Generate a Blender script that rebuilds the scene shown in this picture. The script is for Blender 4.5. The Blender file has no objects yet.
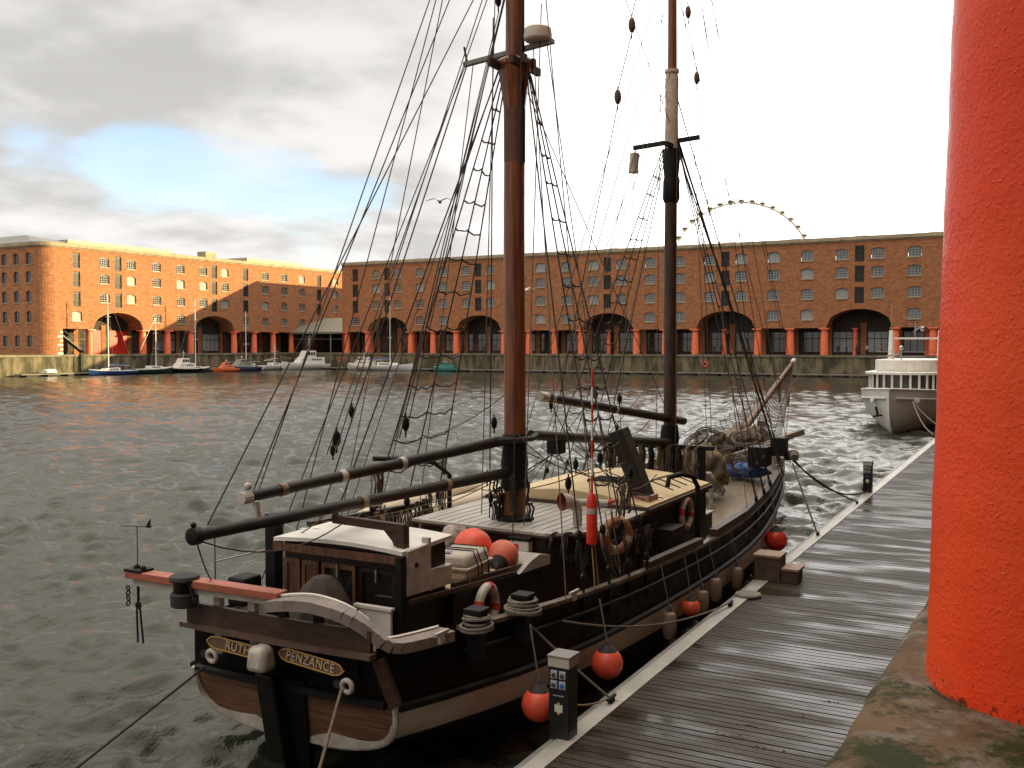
import bpy, math, random
import numpy as np
from mathutils import Vector, Matrix, noise as mnoise
R_ = math.radians
PI = math.pi
random.seed(7)
rng = np.random.default_rng(5)
sc = bpy.context.scene
COL = sc.collection

# ---------------------------------------------------------------- camera
cam_d = bpy.data.cameras.new('camera')
cam = bpy.data.objects.new('camera', cam_d); COL.objects.link(cam)
cam_d.sensor_width = 36.0
cam_d.lens = 1000.0/1024*36
cam_d.clip_start = 0.1; cam_d.clip_end = 6000
cam.location = (0, 0, 5.3)
cam.rotation_euler = (R_(90)-math.atan(0.039), 0, R_(29.6))
sc.camera = cam

# ---------------------------------------------------------------- sun and sky
SUN_AZ, SUN_EL = R_(57.6), R_(12.4)
sv = Vector((math.sin(SUN_AZ)*math.cos(SUN_EL), math.cos(SUN_AZ)*math.cos(SUN_EL), math.sin(SUN_EL)))
sl = bpy.data.lights.new('sun', 'SUN'); sl.energy = 3.3; sl.angle = R_(0.5); sl.color = (1.0, 0.80, 0.40)
so = bpy.data.objects.new('sun', sl); COL.objects.link(so)
so.rotation_euler = sv.to_track_quat('Z', 'Y').to_euler(); so.location = (60, 60, 80)

sc.view_settings.view_transform = 'Standard'
sc.view_settings.look = 'None'
sc.view_settings.gamma = 1.0
sc.view_settings.exposure = 1.66

def nn(nt, t, **k):
    n = nt.nodes.new(t)
    for a, v in k.items(): setattr(n, a, v)
    return n

def world():
    w = bpy.data.worlds.new('World'); sc.world = w; w.use_nodes = True
    nt = w.node_tree; nt.nodes.clear(); L = nt.links.new
    out = nn(nt, 'ShaderNodeOutputWorld'); bg = nn(nt, 'ShaderNodeBackground')
    bg.inputs['Strength'].default_value = 0.10
    L(bg.outputs[0], out.inputs[0])
    sky = nn(nt, 'ShaderNodeTexSky', sky_type='NISHITA'); sky.sun_disc = False
    sky.sun_elevation = SUN_EL; sky.sun_rotation = SUN_AZ; sky.dust_density = 1.0
    tc = nn(nt, 'ShaderNodeTexCoord'); D = tc.outputs['Generated']
    sep = nn(nt, 'ShaderNodeSeparateXYZ'); L(D, sep.inputs[0])
    def m(op, a, b=None, c=None, clamp=False):
        n = nn(nt, 'ShaderNodeMath', operation=op); n.use_clamp = clamp
        for i, v in enumerate((a, b, c)):
            if v is None: continue
            if isinstance(v, (int, float)): n.inputs[i].default_value = v
            else: L(v, n.inputs[i])
        return n.outputs[0]
    def mr(v, a, b, c, d):
        n = nn(nt, 'ShaderNodeMapRange', interpolation_type='SMOOTHSTEP')
        L(v, n.inputs[0])
        for i, q in enumerate((a, b, c, d)): n.inputs[i+1].default_value = q
        return n.outputs[0]
    def dot(vec):
        n = nn(nt, 'ShaderNodeVectorMath', operation='DOT_PRODUCT'); L(D, n.inputs[0]); n.inputs[1].default_value = vec
        return n.outputs['Value']
    # cloud layer: noise on a plane overhead, so clouds shrink towards the horizon
    zz = m('MAXIMUM', sep.outputs[2], 0.0); den = m('ADD', zz, 0.16)
    px = m('DIVIDE', sep.outputs[0], den); py = m('DIVIDE', sep.outputs[1], den)
    cb = nn(nt, 'ShaderNodeCombineXYZ'); L(px, cb.inputs[0]); L(py, cb.inputs[1])
    n1 = nn(nt, 'ShaderNodeTexNoise'); n1.inputs['Scale'].default_value = 1.0; n1.inputs['Detail'].default_value = 8
    n1.inputs['Roughness'].default_value = 0.52; n1.inputs['Distortion'].default_value = 0.25
    mp = nn(nt, 'ShaderNodeMapping'); mp.inputs['Location'].default_value = (3.1, 7.4, 0.6); L(cb.outputs[0], mp.inputs[0]); L(mp.outputs[0], n1.inputs['Vector'])
    n2 = nn(nt, 'ShaderNodeTexNoise'); n2.inputs['Scale'].default_value = 2.2; n2.inputs['Detail'].default_value = 7
    n2.inputs['Roughness'].default_value = 0.5
    mp2 = nn(nt, 'ShaderNodeMapping'); mp2.inputs['Location'].default_value = (1.3, 2.2, 3.0); L(cb.outputs[0], mp2.inputs[0]); L(mp2.outputs[0], n2.inputs['Vector'])
    # gap in the clouds low in the west, thickest cloud elsewhere
    def gauss_dir(az_px, y_px, s, amp):
        # direction of the gap as a unit vector
        v = Vector(((az_px-512)/1000, 1.0, (345-y_px)/1000)); v.rotate(Matrix.Rotation(R_(29.6), 3, 'Z')); v.normalize()
        d = dot(v[:]); a = m('SUBTRACT', 1.0, d)
        return m('MULTIPLY', m('EXPONENT', m('MULTIPLY', a, -1.0/(s*s))), amp)
    g1 = m('ADD', gauss_dir(140, 168, 0.030, 0.24), gauss_dir(30, 160, 0.028, 0.12))
    g2 = m('ADD', gauss_dir(300, 195, 0.038, 0.20), gauss_dir(385, 190, 0.04, 0.18))
    g2 = m('ADD', g2, gauss_dir(215, 180, 0.036, 0.16))
    cov = m('SUBTRACT', m('SUBTRACT', m('ADD', n1.outputs[0], 0.20), g1), g2)
    covf = mr(cov, 0.45, 0.60, 0.25, 1.0)
    # brightness of the clouds: thin and dazzling towards the sun side
    bv = Vector(((1150-512)/1000, 1.0, (345-160)/1000)); bv.rotate(Matrix.Rotation(R_(29.6), 3, 'Z')); bv.normalize()
    b = dot(bv[:])
    br = mr(b, 0.79, 0.965, 0.0, 1.0)
    dark = mr(n2.outputs[0], 0.36, 0.64, 0.0, 1.0)
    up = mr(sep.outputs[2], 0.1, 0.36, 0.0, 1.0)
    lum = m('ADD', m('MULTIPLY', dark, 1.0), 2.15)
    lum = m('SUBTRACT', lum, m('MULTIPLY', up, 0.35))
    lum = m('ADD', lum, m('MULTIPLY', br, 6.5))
    lum = m('ADD', lum, mr(sep.outputs[2], 0.42, 0.85, 0.0, 6.5))  # extra overhead glow, added above the view to lift the shaded foreground
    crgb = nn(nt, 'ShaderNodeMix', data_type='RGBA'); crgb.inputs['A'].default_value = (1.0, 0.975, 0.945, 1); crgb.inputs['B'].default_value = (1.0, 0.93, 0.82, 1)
    L(mr(sep.outputs[2], 0.30, 0.6, 0.0, 1.0), crgb.inputs['Factor'])  # warm tint added to that overhead fill light
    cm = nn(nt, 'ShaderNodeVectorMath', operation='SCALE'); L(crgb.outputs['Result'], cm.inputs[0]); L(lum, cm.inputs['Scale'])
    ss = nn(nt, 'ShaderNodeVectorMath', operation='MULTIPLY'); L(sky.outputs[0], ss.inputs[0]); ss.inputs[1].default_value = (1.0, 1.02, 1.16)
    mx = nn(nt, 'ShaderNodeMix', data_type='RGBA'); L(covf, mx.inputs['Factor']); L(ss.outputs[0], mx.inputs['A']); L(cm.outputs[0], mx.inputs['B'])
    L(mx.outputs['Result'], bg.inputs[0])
world()

# ---------------------------------------------------------------- helpers
class MB:
    def __init__(s): s.v = []; s.f = []; s.m = []; s.mi = 0
    def add(s, vs, fs):
        o = len(s.v); s.v += [tuple(p) for p in vs]; s.f += [tuple(i+o for i in f) for f in fs]; s.m += [s.mi]*len(fs); return s
    def quad(s, a, b, c, d): return s.add([a, b, c, d], [(0, 1, 2, 3)])
    def box(s, lo, hi, rz=0, c=None, taper=1.0):
        x0, y0, z0 = lo; x1, y1, z1 = hi
        cx, cy = (x0+x1)/2, (y0+y1)/2
        vs = []
        for z, t in ((z0, 1), (z1, taper)):
            for x, y in ((x0, y0), (x1, y0), (x1, y1), (x0, y1)):
                vs.append(Vector((cx+(x-cx)*t, cy+(y-cy)*t, z)))
        if rz:
            cc = Vector(c or (cx, cy, 0)); Mx = Matrix.Rotation(rz, 3, 'Z')
            vs = [Mx@(p-cc)+cc for p in vs]
        return s.add(vs, [(3, 2, 1, 0), (4, 5, 6, 7), (0, 1, 5, 4), (1, 2, 6, 5), (2, 3, 7, 6), (3, 0, 4, 7)])
    def beam(s, a, b, w, h, upv=(0, 0, 1), w2=None, h2=None):
        a = Vector(a); b = Vector(b); d = (b-a).normalized(); r = d.cross(Vector(upv))
        if r.length < 1e-4: r = Vector((1, 0, 0))
        r.normalize(); u = r.cross(d)
        w2 = w if w2 is None else w2; h2 = h if h2 is None else h2
        vs = [a-r*w/2-u*h/2, a+r*w/2-u*h/2, a+r*w/2+u*h/2, a-r*w/2+u*h/2, b-r*w2/2-u*h2/2, b+r*w2/2-u*h2/2, b+r*w2/2+u*h2/2, b-r*w2/2+u*h2/2]
        return s.add(vs, [(3, 2, 1, 0), (4, 5, 6, 7), (0, 1, 5, 4), (1, 2, 6, 5), (2, 3, 7, 6), (3, 0, 4, 7)][::1])
    def tube(s, pts, r, n=6, closed=False, cap=True, flat=None):
        P = [Vector(p) for p in pts]; N = len(P)
        if not hasattr(r, '__len__'): r = [r]*N
        T = []
        for i in range(N):
            if closed: t = P[(i+1) % N]-P[i-1]
            else: t = P[min(i+1, N-1)]-P[max(i-1, 0)]
            T.append(t.normalized() if t.length > 1e-9 else Vector((0, 0, 1)))
        ref = Vector((0, 0, 1)) if abs(T[0].z) < 0.9 else Vector((1, 0, 0))
        u = T[0].cross(ref).normalized(); vs = []
        for i in range(N):
            u = (u-T[i]*u.dot(T[i]))
            u = u.normalized() if u.length > 1e-6 else T[i].orthogonal().normalized()
            w = T[i].cross(u)
            for k in range(n):
                a = 2*PI*(k+.5)/n
                vs.append(P[i]+u*math.cos(a)*r[i]+w*math.sin(a)*r[i]*(flat or 1))
        fs = []
        for i in range(N if closed else N-1):
            j = (i+1) % N
            for k in range(n):
                l = (k+1) % n
                fs.append((i*n+k, i*n+l, j*n+l, j*n+k))
        if cap and not closed:
            fs.append(tuple(range(n-1, -1, -1))); fs.append(tuple((N-1)*n+k for k in range(n)))
        return s.add(vs, fs)
    def lathe(s, prof, n=16, o=(0, 0, 0), axis=(0, 0, 1)):
        o = Vector(o); ax = Vector(axis).normalized(); u = ax.orthogonal().normalized(); w = ax.cross(u)
        vs = []; fs = []
        for r, z in prof:
            for k in range(n):
                a = 2*PI*k/n; vs.append(o+ax*z+(u*math.cos(a)+w*math.sin(a))*max(r, 1e-4))
        for i in range(len(prof)-1):
            for k in range(n):
                l = (k+1) % n; fs.append((i*n+k, i*n+l, (i+1)*n+l, (i+1)*n+k))
        fs.append(tuple(range(n-1, -1, -1))); fs.append(tuple((len(prof)-1)*n+k for k in range(n)))
        return s.add(vs, fs)
    def ball(s, c, r, n=14, sq=(1, 1, 1)):
        c = Vector(c); vs = []; fs = []; m_ = n//2+1
        for i in range(m_+1):
            t = PI*i/m_
            for k in range(n):
                a = 2*PI*k/n
                vs.append(c+Vector((math.sin(t)*math.cos(a)*r*sq[0], math.sin(t)*math.sin(a)*r*sq[1], math.cos(t)*r*sq[2])))
        for i in range(m_):
            for k in range(n):
                l = (k+1) % n; fs.append((i*n+k, (i+1)*n+k, (i+1)*n+l, i*n+l))
        return s.add(vs, fs)
    def ring(s, c, axis, R, r, n=24, k=8, a0=0, a1=2*PI):
        c = Vector(c); ax = Vector(axis).normalized(); u = ax.orthogonal().normalized(); w = ax.cross(u)
        full = abs(a1-a0-2*PI) < 1e-6
        pts = [c+(u*math.cos(a0+(a1-a0)*i/n)+w*math.sin(a0+(a1-a0)*i/n))*R for i in range(n if full else n+1)]
        return s.tube(pts, r, k, closed=full)
    def prism(s, outline, d):
        d = Vector(d); o = [Vector(p) for p in outline]; n = len(o)
        return s.add(o+[p+d for p in o], [tuple(range(n-1, -1, -1)), tuple(range(n, 2*n))]+[(i, (i+1) % n, n+(i+1) % n, n+i) for i in range(n)])

def obj(name, mb, mat, parent=None, loc=None, rz=0, smooth=False, bevel=0, ang=35):
    me = bpy.data.meshes.new(name)
    me.from_pydata(mb.v, [], mb.f)
    mats = mat if isinstance(mat, (list, tuple)) else [mat]
    for q in mats: me.materials.append(q)
    if len(mats) > 1: me.polygons.foreach_set('material_index', mb.m)
    me.validate()
    if smooth:
        me.shade_smooth(); me.set_sharp_from_angle(angle=R_(ang))
    me.update()
    o = bpy.data.objects.new(name, me); COL.objects.link(o)
    if parent is not None: o.parent = parent
    if loc is not None: o.location = loc
    if rz: o.rotation_euler = (0, 0, rz)
    if bevel:
        b = o.modifiers.new('b', 'BEVEL'); b.width = bevel; b.segments = 2; b.limit_method = 'ANGLE'; b.angle_limit = R_(40)
    return o
def thing(name, label, cat, loc=(0, 0, 0), rz=0, group=None):
    o = bpy.data.objects.new(name, None); COL.objects.link(o); o.empty_display_size = .2
    o.location = loc; o.rotation_euler = (0, 0, rz)
    return tag(o, label, cat, group)
def tag(o, label, cat, group=None):
    o['label'] = label; o['category'] = cat
    if group: o['group'] = group
    return o
def struct(o, kind='structure'): o['kind'] = kind; return o
def kids(o): return [c for c in COL.objects if c.parent == o]
def dup(root, loc=None, rz=None, label=None, cat=None, group=None, parent=None):
    def cp(o, par):
        c = o.copy(); COL.objects.link(c); c.parent = par
        for ch in [q for q in list(o.children)]: cp(ch, c)
        return c
    c = cp(root, parent)
    if loc is not None: c.location = loc
    if rz is not None: c.rotation_euler = (0, 0, rz)
    if label: c['label'] = label
    if group: c['group'] = group
    return c

# ---------------------------------------------------------------- materials
MATS = {}
def mat(name, col, rough=.6, metal=0, var=0.0, vs=3.0, col2=None, bump=0.0, bs=20, detail=4, coat=0, lo=.35, hi=.65, stretch=(1, 1, 1), rv=0, spec=.5):
    if name in MATS: return MATS[name]
    m = bpy.data.materials.new(name); m.use_nodes = True; nt = m.node_tree; L = nt.links.new
    p = nt.nodes['Principled BSDF']; p.inputs['Roughness'].default_value = rough; p.inputs['Metallic'].default_value = metal
    p.inputs['Specular IOR Level'].default_value = spec
    if coat: p.inputs['Coat Weight'].default_value = coat; p.inputs['Coat Roughness'].default_value = .15
    c = (*col, 1)
    tc = nn(nt, 'ShaderNodeTexCoord'); mp = nn(nt, 'ShaderNodeMapping'); mp.inputs['Scale'].default_value = stretch; L(tc.outputs['Object'], mp.inputs[0])
    if col2 is None and var: col2 = tuple(x*(1-var) for x in col)
    if col2 is not None:
        n = nn(nt, 'ShaderNodeTexNoise'); n.inputs['Scale'].default_value = vs; n.inputs['Detail'].default_value = detail; n.inputs['Roughness'].default_value = .6
        L(mp.outputs[0], n.inputs['Vector'])
        r = nn(nt, 'ShaderNodeMapRange'); r.inputs[1].default_value = lo; r.inputs[2].default_value = hi; L(n.outputs[0], r.inputs[0])
        mx = nn(nt, 'ShaderNodeMix', data_type='RGBA'); mx.inputs['A'].default_value = c; mx.inputs['B'].default_value = (*col2, 1); L(r.outputs[0], mx.inputs['Factor'])
        L(mx.outputs['Result'], p.inputs['Base Color'])
        if rv:
            r2 = nn(nt, 'ShaderNodeMapRange'); r2.inputs[1].default_value = lo; r2.inputs[2].default_value = hi; r2.inputs[3].default_value = rough; r2.inputs[4].default_value = rough+rv
            L(n.outputs[0], r2.inputs[0]); L(r2.outputs[0], p.inputs['Roughness'])
    else: p.inputs['Base Color'].default_value = c
    if bump:
        n = nn(nt, 'ShaderNodeTexNoise'); n.inputs['Scale'].default_value = bs; n.inputs['Detail'].default_value = 5; L(mp.outputs[0], n.inputs['Vector'])
        b = nn(nt, 'ShaderNodeBump'); b.inputs['Strength'].default_value = min(1, bump*10); b.inputs['Distance'].default_value = bump; L(n.outputs[0], b.inputs['Height']); L(b.outputs[0], p.inputs['Normal'])
    MATS[name] = m; return m

def brick_mat():
    m = bpy.data.materials.new('brick'); m.use_nodes = True; nt = m.node_tree; L = nt.links.new; p = nt.nodes['Principled BSDF']
    p.inputs['Roughness'].default_value = .85
    tc = nn(nt, 'ShaderNodeTexCoord'); sp = nn(nt, 'ShaderNodeSeparateXYZ'); L(tc.outputs['Object'], sp.inputs[0])
    ad = nn(nt, 'ShaderNodeMath', operation='ADD'); L(sp.outputs[0], ad.inputs[0]); L(sp.outputs[1], ad.inputs[1])
    cb = nn(nt, 'ShaderNodeCombineXYZ'); L(ad.outputs[0], cb.inputs[0]); L(sp.outputs[2], cb.inputs[1])
    br = nn(nt, 'ShaderNodeTexBrick'); br.inputs['Scale'].default_value = 1.0; br.inputs['Brick Width'].default_value = .46; br.inputs['Row Height'].default_value = .17
    br.inputs['Mortar Size'].default_value = .016; br.inputs['Color1'].default_value = (.43, .155, .05, 1); br.inputs['Color2'].default_value = (.255, .085, .034, 1); br.inputs['Mortar'].default_value = (.24, .15, .085, 1)
    L(cb.outputs[0], br.inputs['Vector'])
    n = nn(nt, 'ShaderNodeTexNoise'); n.inputs['Scale'].default_value = .8; n.inputs['Detail'].default_value = 10; n.inputs['Roughness'].default_value = .78
    mp = nn(nt, 'ShaderNodeMapping'); mp.inputs['Scale'].default_value = (1, 1, 2.2); L(tc.outputs['Object'], mp.inputs[0]); L(mp.outputs[0], n.inputs['Vector'])
    r = nn(nt, 'ShaderNodeMapRange'); r.inputs[1].default_value = .3; r.inputs[2].default_value = .7; r.inputs[3].default_value = .62; r.inputs[4].default_value = 1.28; L(n.outputs[0], r.inputs[0])
    mx = nn(nt, 'ShaderNodeVectorMath', operation='SCALE'); L(br.outputs['Color'], mx.inputs[0]); L(r.outputs[0], mx.inputs['Scale'])
    L(mx.outputs[0], p.inputs['Base Color'])
    return m
BRICK = brick_mat()
STONE = mat('stone_trim', (.38, .30, .19), .8, var=.35, vs=.8)
QUAYST = mat('quay_stone', (.17, .135, .08), .85, col2=(.04, .038, .018), vs=.9, detail=10, lo=.40, hi=.60, bump=.06, bs=1.2, stretch=(1, 1, .3))
COLRED = mat('column_red', (.92, .20, .085), .42, var=.25, vs=2)
ROOFM = mat('roof_slate', (.17, .16, .15), .5, var=.3, vs=.3)
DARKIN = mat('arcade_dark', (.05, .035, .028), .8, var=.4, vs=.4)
GLASS = mat('window_glass', (.035, .04, .045), .06, spec=1.0, var=.3, vs=.5)
SHOPG = mat('shop_glass', (.05, .045, .04), .12, spec=.9, col2=(.16, .09, .05), vs=.35, lo=.5, hi=.75)
WFRAME = mat('window_frame', (.42, .41, .38), .5, var=.15)
LFRAME = mat('loading_frame', (.016, .013, .012), .5, var=.2)
CREAMP = mat('cream_paint', (.62, .5, .3), .5, var=.2, vs=2)
WHITE = mat('white_paint', (.74, .70, .64), .4, var=.18, vs=2.5, detail=8)
WHITE2 = mat('worn_white', (.52, .47, .41), .5, var=.35, vs=5, detail=8, bump=.003)
BLACK = mat('black_hull', (.006, .005, .0045), .42, var=.5, vs=4, rv=.2, bump=.004, bs=6, spec=.16)
BLACKM = mat('black_gear', (.008, .007, .006), .55, var=.4, vs=6, bump=.004, bs=20, spec=.25)
GREYB = mat('grey_band', (.78, .71, .63), .6, col2=(.55, .45, .38), vs=1.6, detail=8, lo=.42, hi=.7, bump=.004, bs=5, stretch=(1, .35, 2))
ANTIF = mat('antifouling', (.018, .014, .011), .7, var=.4, vs=3)
MASTW = mat('mast_wood', (.25, .075, .022), .42, col2=(.10, .028, .011), vs=5, detail=8, stretch=(3, 3, .25), bump=.003, bs=9, coat=.2)
DARKW = mat('dark_spar', (.075, .03, .015), .5, col2=(.012, .009, .008), vs=4, stretch=(3, 3, .4), bump=.004)
SPAR = mat('black_spar', (.010, .008, .007), .45, spec=.3, col2=(.028, .020, .015), vs=5, detail=8, bump=.003, rv=.2)
SLEEVE = mat('canvas_sleeve', (.55, .45, .37), .8, var=.3, vs=5, bump=.01, bs=8)
ROPE = mat('rope_tan', (.27, .20, .13), .9, var=.4, vs=30, bump=.006, bs=90)
ROPEG = mat('rope_grey', (.20, .17, .14), .9, var=.35, vs=20, bump=.006, bs=90)
ROPED = mat('rope_tarred', (.030, .022, .018), .8, var=.4, vs=20)
ROPEM = mat('rope_weathered', (.13, .095, .07), .85, var=.4, vs=20)
PLANK = mat('weathered_plank', (.27, .17, .10), .65, col2=(.11, .06, .035), vs=6, detail=8, stretch=(.5, 2, 4), bump=.004, bs=8)
TRANSW = mat('transom_wood', (.20, .095, .045), .55, col2=(.07, .03, .015), vs=3, detail=9, stretch=(.7, 1, 9), bump=.01, bs=4)
BROWNR = mat('brown_rail', (.065, .034, .022), .5, spec=.3, var=.45, vs=5, detail=8, stretch=(1, 1, 3), bump=.003)
PANELW = mat('panelled_wood', (.15, .065, .028), .4, col2=(.05, .02, .01), vs=5, detail=8, stretch=(4, 4, .5), bump=.003, coat=.2)
PANELD = mat('dark_cabin_wood', (.022, .011, .008), .45, spec=.3, var=.5, vs=5, stretch=(1, 1, 3), bump=.003)
GREYRAIL = mat('grey_coaming', (.27, .225, .2), .55, var=.35, vs=5, detail=8, bump=.003)
DECKR = mat('grey_deck', (.44, .40, .35), .38, var=.35, vs=2.5, detail=8, stretch=(6, .6, 1), bump=.003, bs=6, rv=.2)
TEAK = mat('teak_deck', (.30, .24, .17), .5, col2=(.16, .12, .085), vs=3.5, detail=8, stretch=(7, .7, 1), bump=.004)
CREAM = mat('cream_canvas', (.60, .46, .26), .75, var=.15, vs=1.5, bump=.004, bs=4)
PINK = mat('red_plank', (.42, .12, .065), .5, col2=(.27, .075, .04), vs=4, detail=8, stretch=(.8, 3, 3), bump=.003)
ORANGE = mat('buoy_orange', (.85, .085, .035), .42, col2=(.62, .10, .05), vs=5, detail=8, bump=.002, bs=10)
ORANGE2 = mat('faded_orange', (.72, .17, .10), .5, col2=(.45, .10, .06), vs=5, detail=8)
REDP = mat('bright_red', (.66, .035, .02), .35, var=.2, vs=8)
TUBEGR = mat('inflatable_cream', (.55, .45, .30), .5, var=.2, vs=2)
BLUET = mat('blue_tarp', (.045, .13, .42), .45, var=.4, vs=4, bump=.02, bs=5)
SACK = mat('sailcloth_olive', (.22, .18, .10), .85, col2=(.10, .08, .05), vs=3, bump=.03, bs=6)
CANVAS = mat('brown_canvas', (.055, .038, .03), .8, var=.35, vs=4, bump=.02, bs=5)
BAG = mat('pale_canvas', (.42, .34, .29), .8, var=.3, vs=4, bump=.03, bs=5)
METAL = mat('galvanised', (.42, .41, .39), .35, metal=.8, var=.3, vs=10)
ALU = mat('aluminium_edge', (.46, .445, .40), .42, col2=(.33, .32, .28), vs=2.5, detail=8)
ALUD = mat('edge_side', (.24, .235, .22), .5, var=.3, vs=3)
GOLD = mat('gilt', (.45, .26, .06), .35, metal=.5)
BOARDB = mat('name_board', (.11, .05, .022), .4, var=.3, vs=10)
LETTER = mat('pale_letters', (.42, .32, .20), .5)
RUBBER = mat('rubber', (.02, .019, .018), .7, var=.3, vs=8)
NAVY = mat('navy_gelcoat', (.02, .05, .16), .25, var=.15)
TEAL = mat('teal_cover', (.04, .22, .2), .6, var=.2)

# ================================================================= WATER
def water():
    na_f, na_b, nr = 1150, 100, 980
    f0, f1 = R_(90+29.6-42), R_(90+29.6+42)
    ang = np.concatenate([np.linspace(f0, f1, na_f, endpoint=False), np.linspace(f1, f0+2*PI, na_b, endpoint=False)])
    t = np.linspace(0, 1, nr)
    rad = np.concatenate([6.0*np.power(330/6.0, np.linspace(0, 1, nr-40)), 330*np.power(3500/330, np.linspace(0, 1, 41)[1:])]); rad[0] = 0.05
    A, Rr = np.meshgrid(ang, rad)
    X = Rr*np.cos(A); Y = Rr*np.sin(A)
    Z = np.zeros_like(X)
    wind = R_(138)
    dr = np.gradient(rad)[:, None]
    for i in range(95):
        lam = 0.30*(13.0**(i/94.0))*rng.uniform(.85, 1.15)
        th = wind + rng.normal(0, .50); k = 2*PI/lam
        amp = .0120*lam**.78*(.4+1.2*rng.random())*(1.0 if lam < 1.9 else (1.9/lam)**1.5)
        ph = rng.uniform(0, 2*PI)
        fade = np.clip((lam/(dr*1.6)-1.6)/1.6, 0, 1)
        far = 1.0
        s = np.sin(k*(X*math.cos(th)+Y*math.sin(th))+ph+.5*np.sin(.21*X+.17*Y+i))
        Z += amp*fade*far*(s+.38*(s*s-.5))
    # patches of calmer and rougher water
    pat = 1+.28*np.sin(.11*X+.5)*np.sin(.09*Y+1.2)+.15*np.sin(.31*X-.2*Y)
    Z *= pat
    Z[-42:] = 0
    v = np.stack([X, Y, Z], -1).reshape(-1, 3)
    nA = len(ang); idx = np.arange(nr*nA).reshape(nr, nA)
    a = idx[:-1]; b = idx[1:]
    q = np.stack([a, b, np.roll(b, -1, 1), np.roll(a, -1, 1)], -1).reshape(-1, 4)
    me = bpy.data.meshes.new('water')
    me.vertices.add(len(v)); me.vertices.foreach_set('co', v.ravel())
    me.loops.add(q.size); me.loops.foreach_set('vertex_index', q.ravel())
    me.polygons.add(len(q)); me.polygons.foreach_set('loop_start', np.arange(0, q.size, 4)); me.polygons.foreach_set('loop_total', np.full(len(q), 4))
    me.update(calc_edges=True); me.shade_smooth()
    m = bpy.data.materials.new('water'); m.use_nodes = True; nt = m.node_tree; L = nt.links.new; p = nt.nodes['Principled BSDF']
    p.inputs['Base Color'].default_value = (.032, .034, .023, 1); p.inputs['Roughness'].default_value = .07; p.inputs['IOR'].default_value = 1.33
    tc = nn(nt, 'ShaderNodeTexCoord'); 
    prev = None
    for sc_, st, di, ro in ((2.2, 1, .055, 25), (6.5, 1, .024, 40)):
        mp = nn(nt, 'ShaderNodeMapping'); mp.inputs['Rotation'].default_value = (0, 0, R_(ro)); mp.inputs['Scale'].default_value = (1.0, .55, 1); L(tc.outputs['Object'], mp.inputs[0])
        n = nn(nt, 'ShaderNodeTexNoise'); n.inputs['Scale'].default_value = sc_; n.inputs['Detail'].default_value = 5; n.inputs['Roughness'].default_value = .6; L(mp.outputs[0], n.inputs['Vector'])
        b = nn(nt, 'ShaderNodeBump'); b.inputs['Strength'].default_value = st; b.inputs['Distance'].default_value = di; L(n.outputs[0], b.inputs['Height'])
        if prev: L(prev.outputs[0], b.inputs['Normal'])
        prev = b
    L(prev.outputs[0], p.inputs['Normal'])
    me.materials.append(m)
    o = bpy.data.objects.new('water', me); COL.objects.link(o); struct(o)
water()

# ================================================================= QUAYS AND LAND
QZ = 3.6
def quays():
    # far land blocks with stone dock walls, top sheets of paving
    mb = MB()
    mb.box((-153.9, 170.4, -2), (400, 1200, QZ))
    mb.box((-900, -300, -2), (-154.1, 1200, QZ))
    mb.box((-154.1, 170.41, -2), (-153.9, 1200, QZ-.002))
    struct(obj('quay_ground', mb, QUAYST))
    # coping stones, slightly proud
    c = MB()
    x = -153.8
    while x < 40:
        c.box((x, 170.25, QZ-.35), (x+2.3, 171.2, QZ+.03)); x += 2.32
    y = 30
    while y < 170.2:
        c.box((-154.9, y, QZ-.35), (-153.95, y+2.3, QZ+.03)); y += 2.32
    struct(obj('quay_coping', c, STONE if 0 else mat('coping', (.20, .17, .11), .8, var=.5, vs=.5)))
quays()

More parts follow.
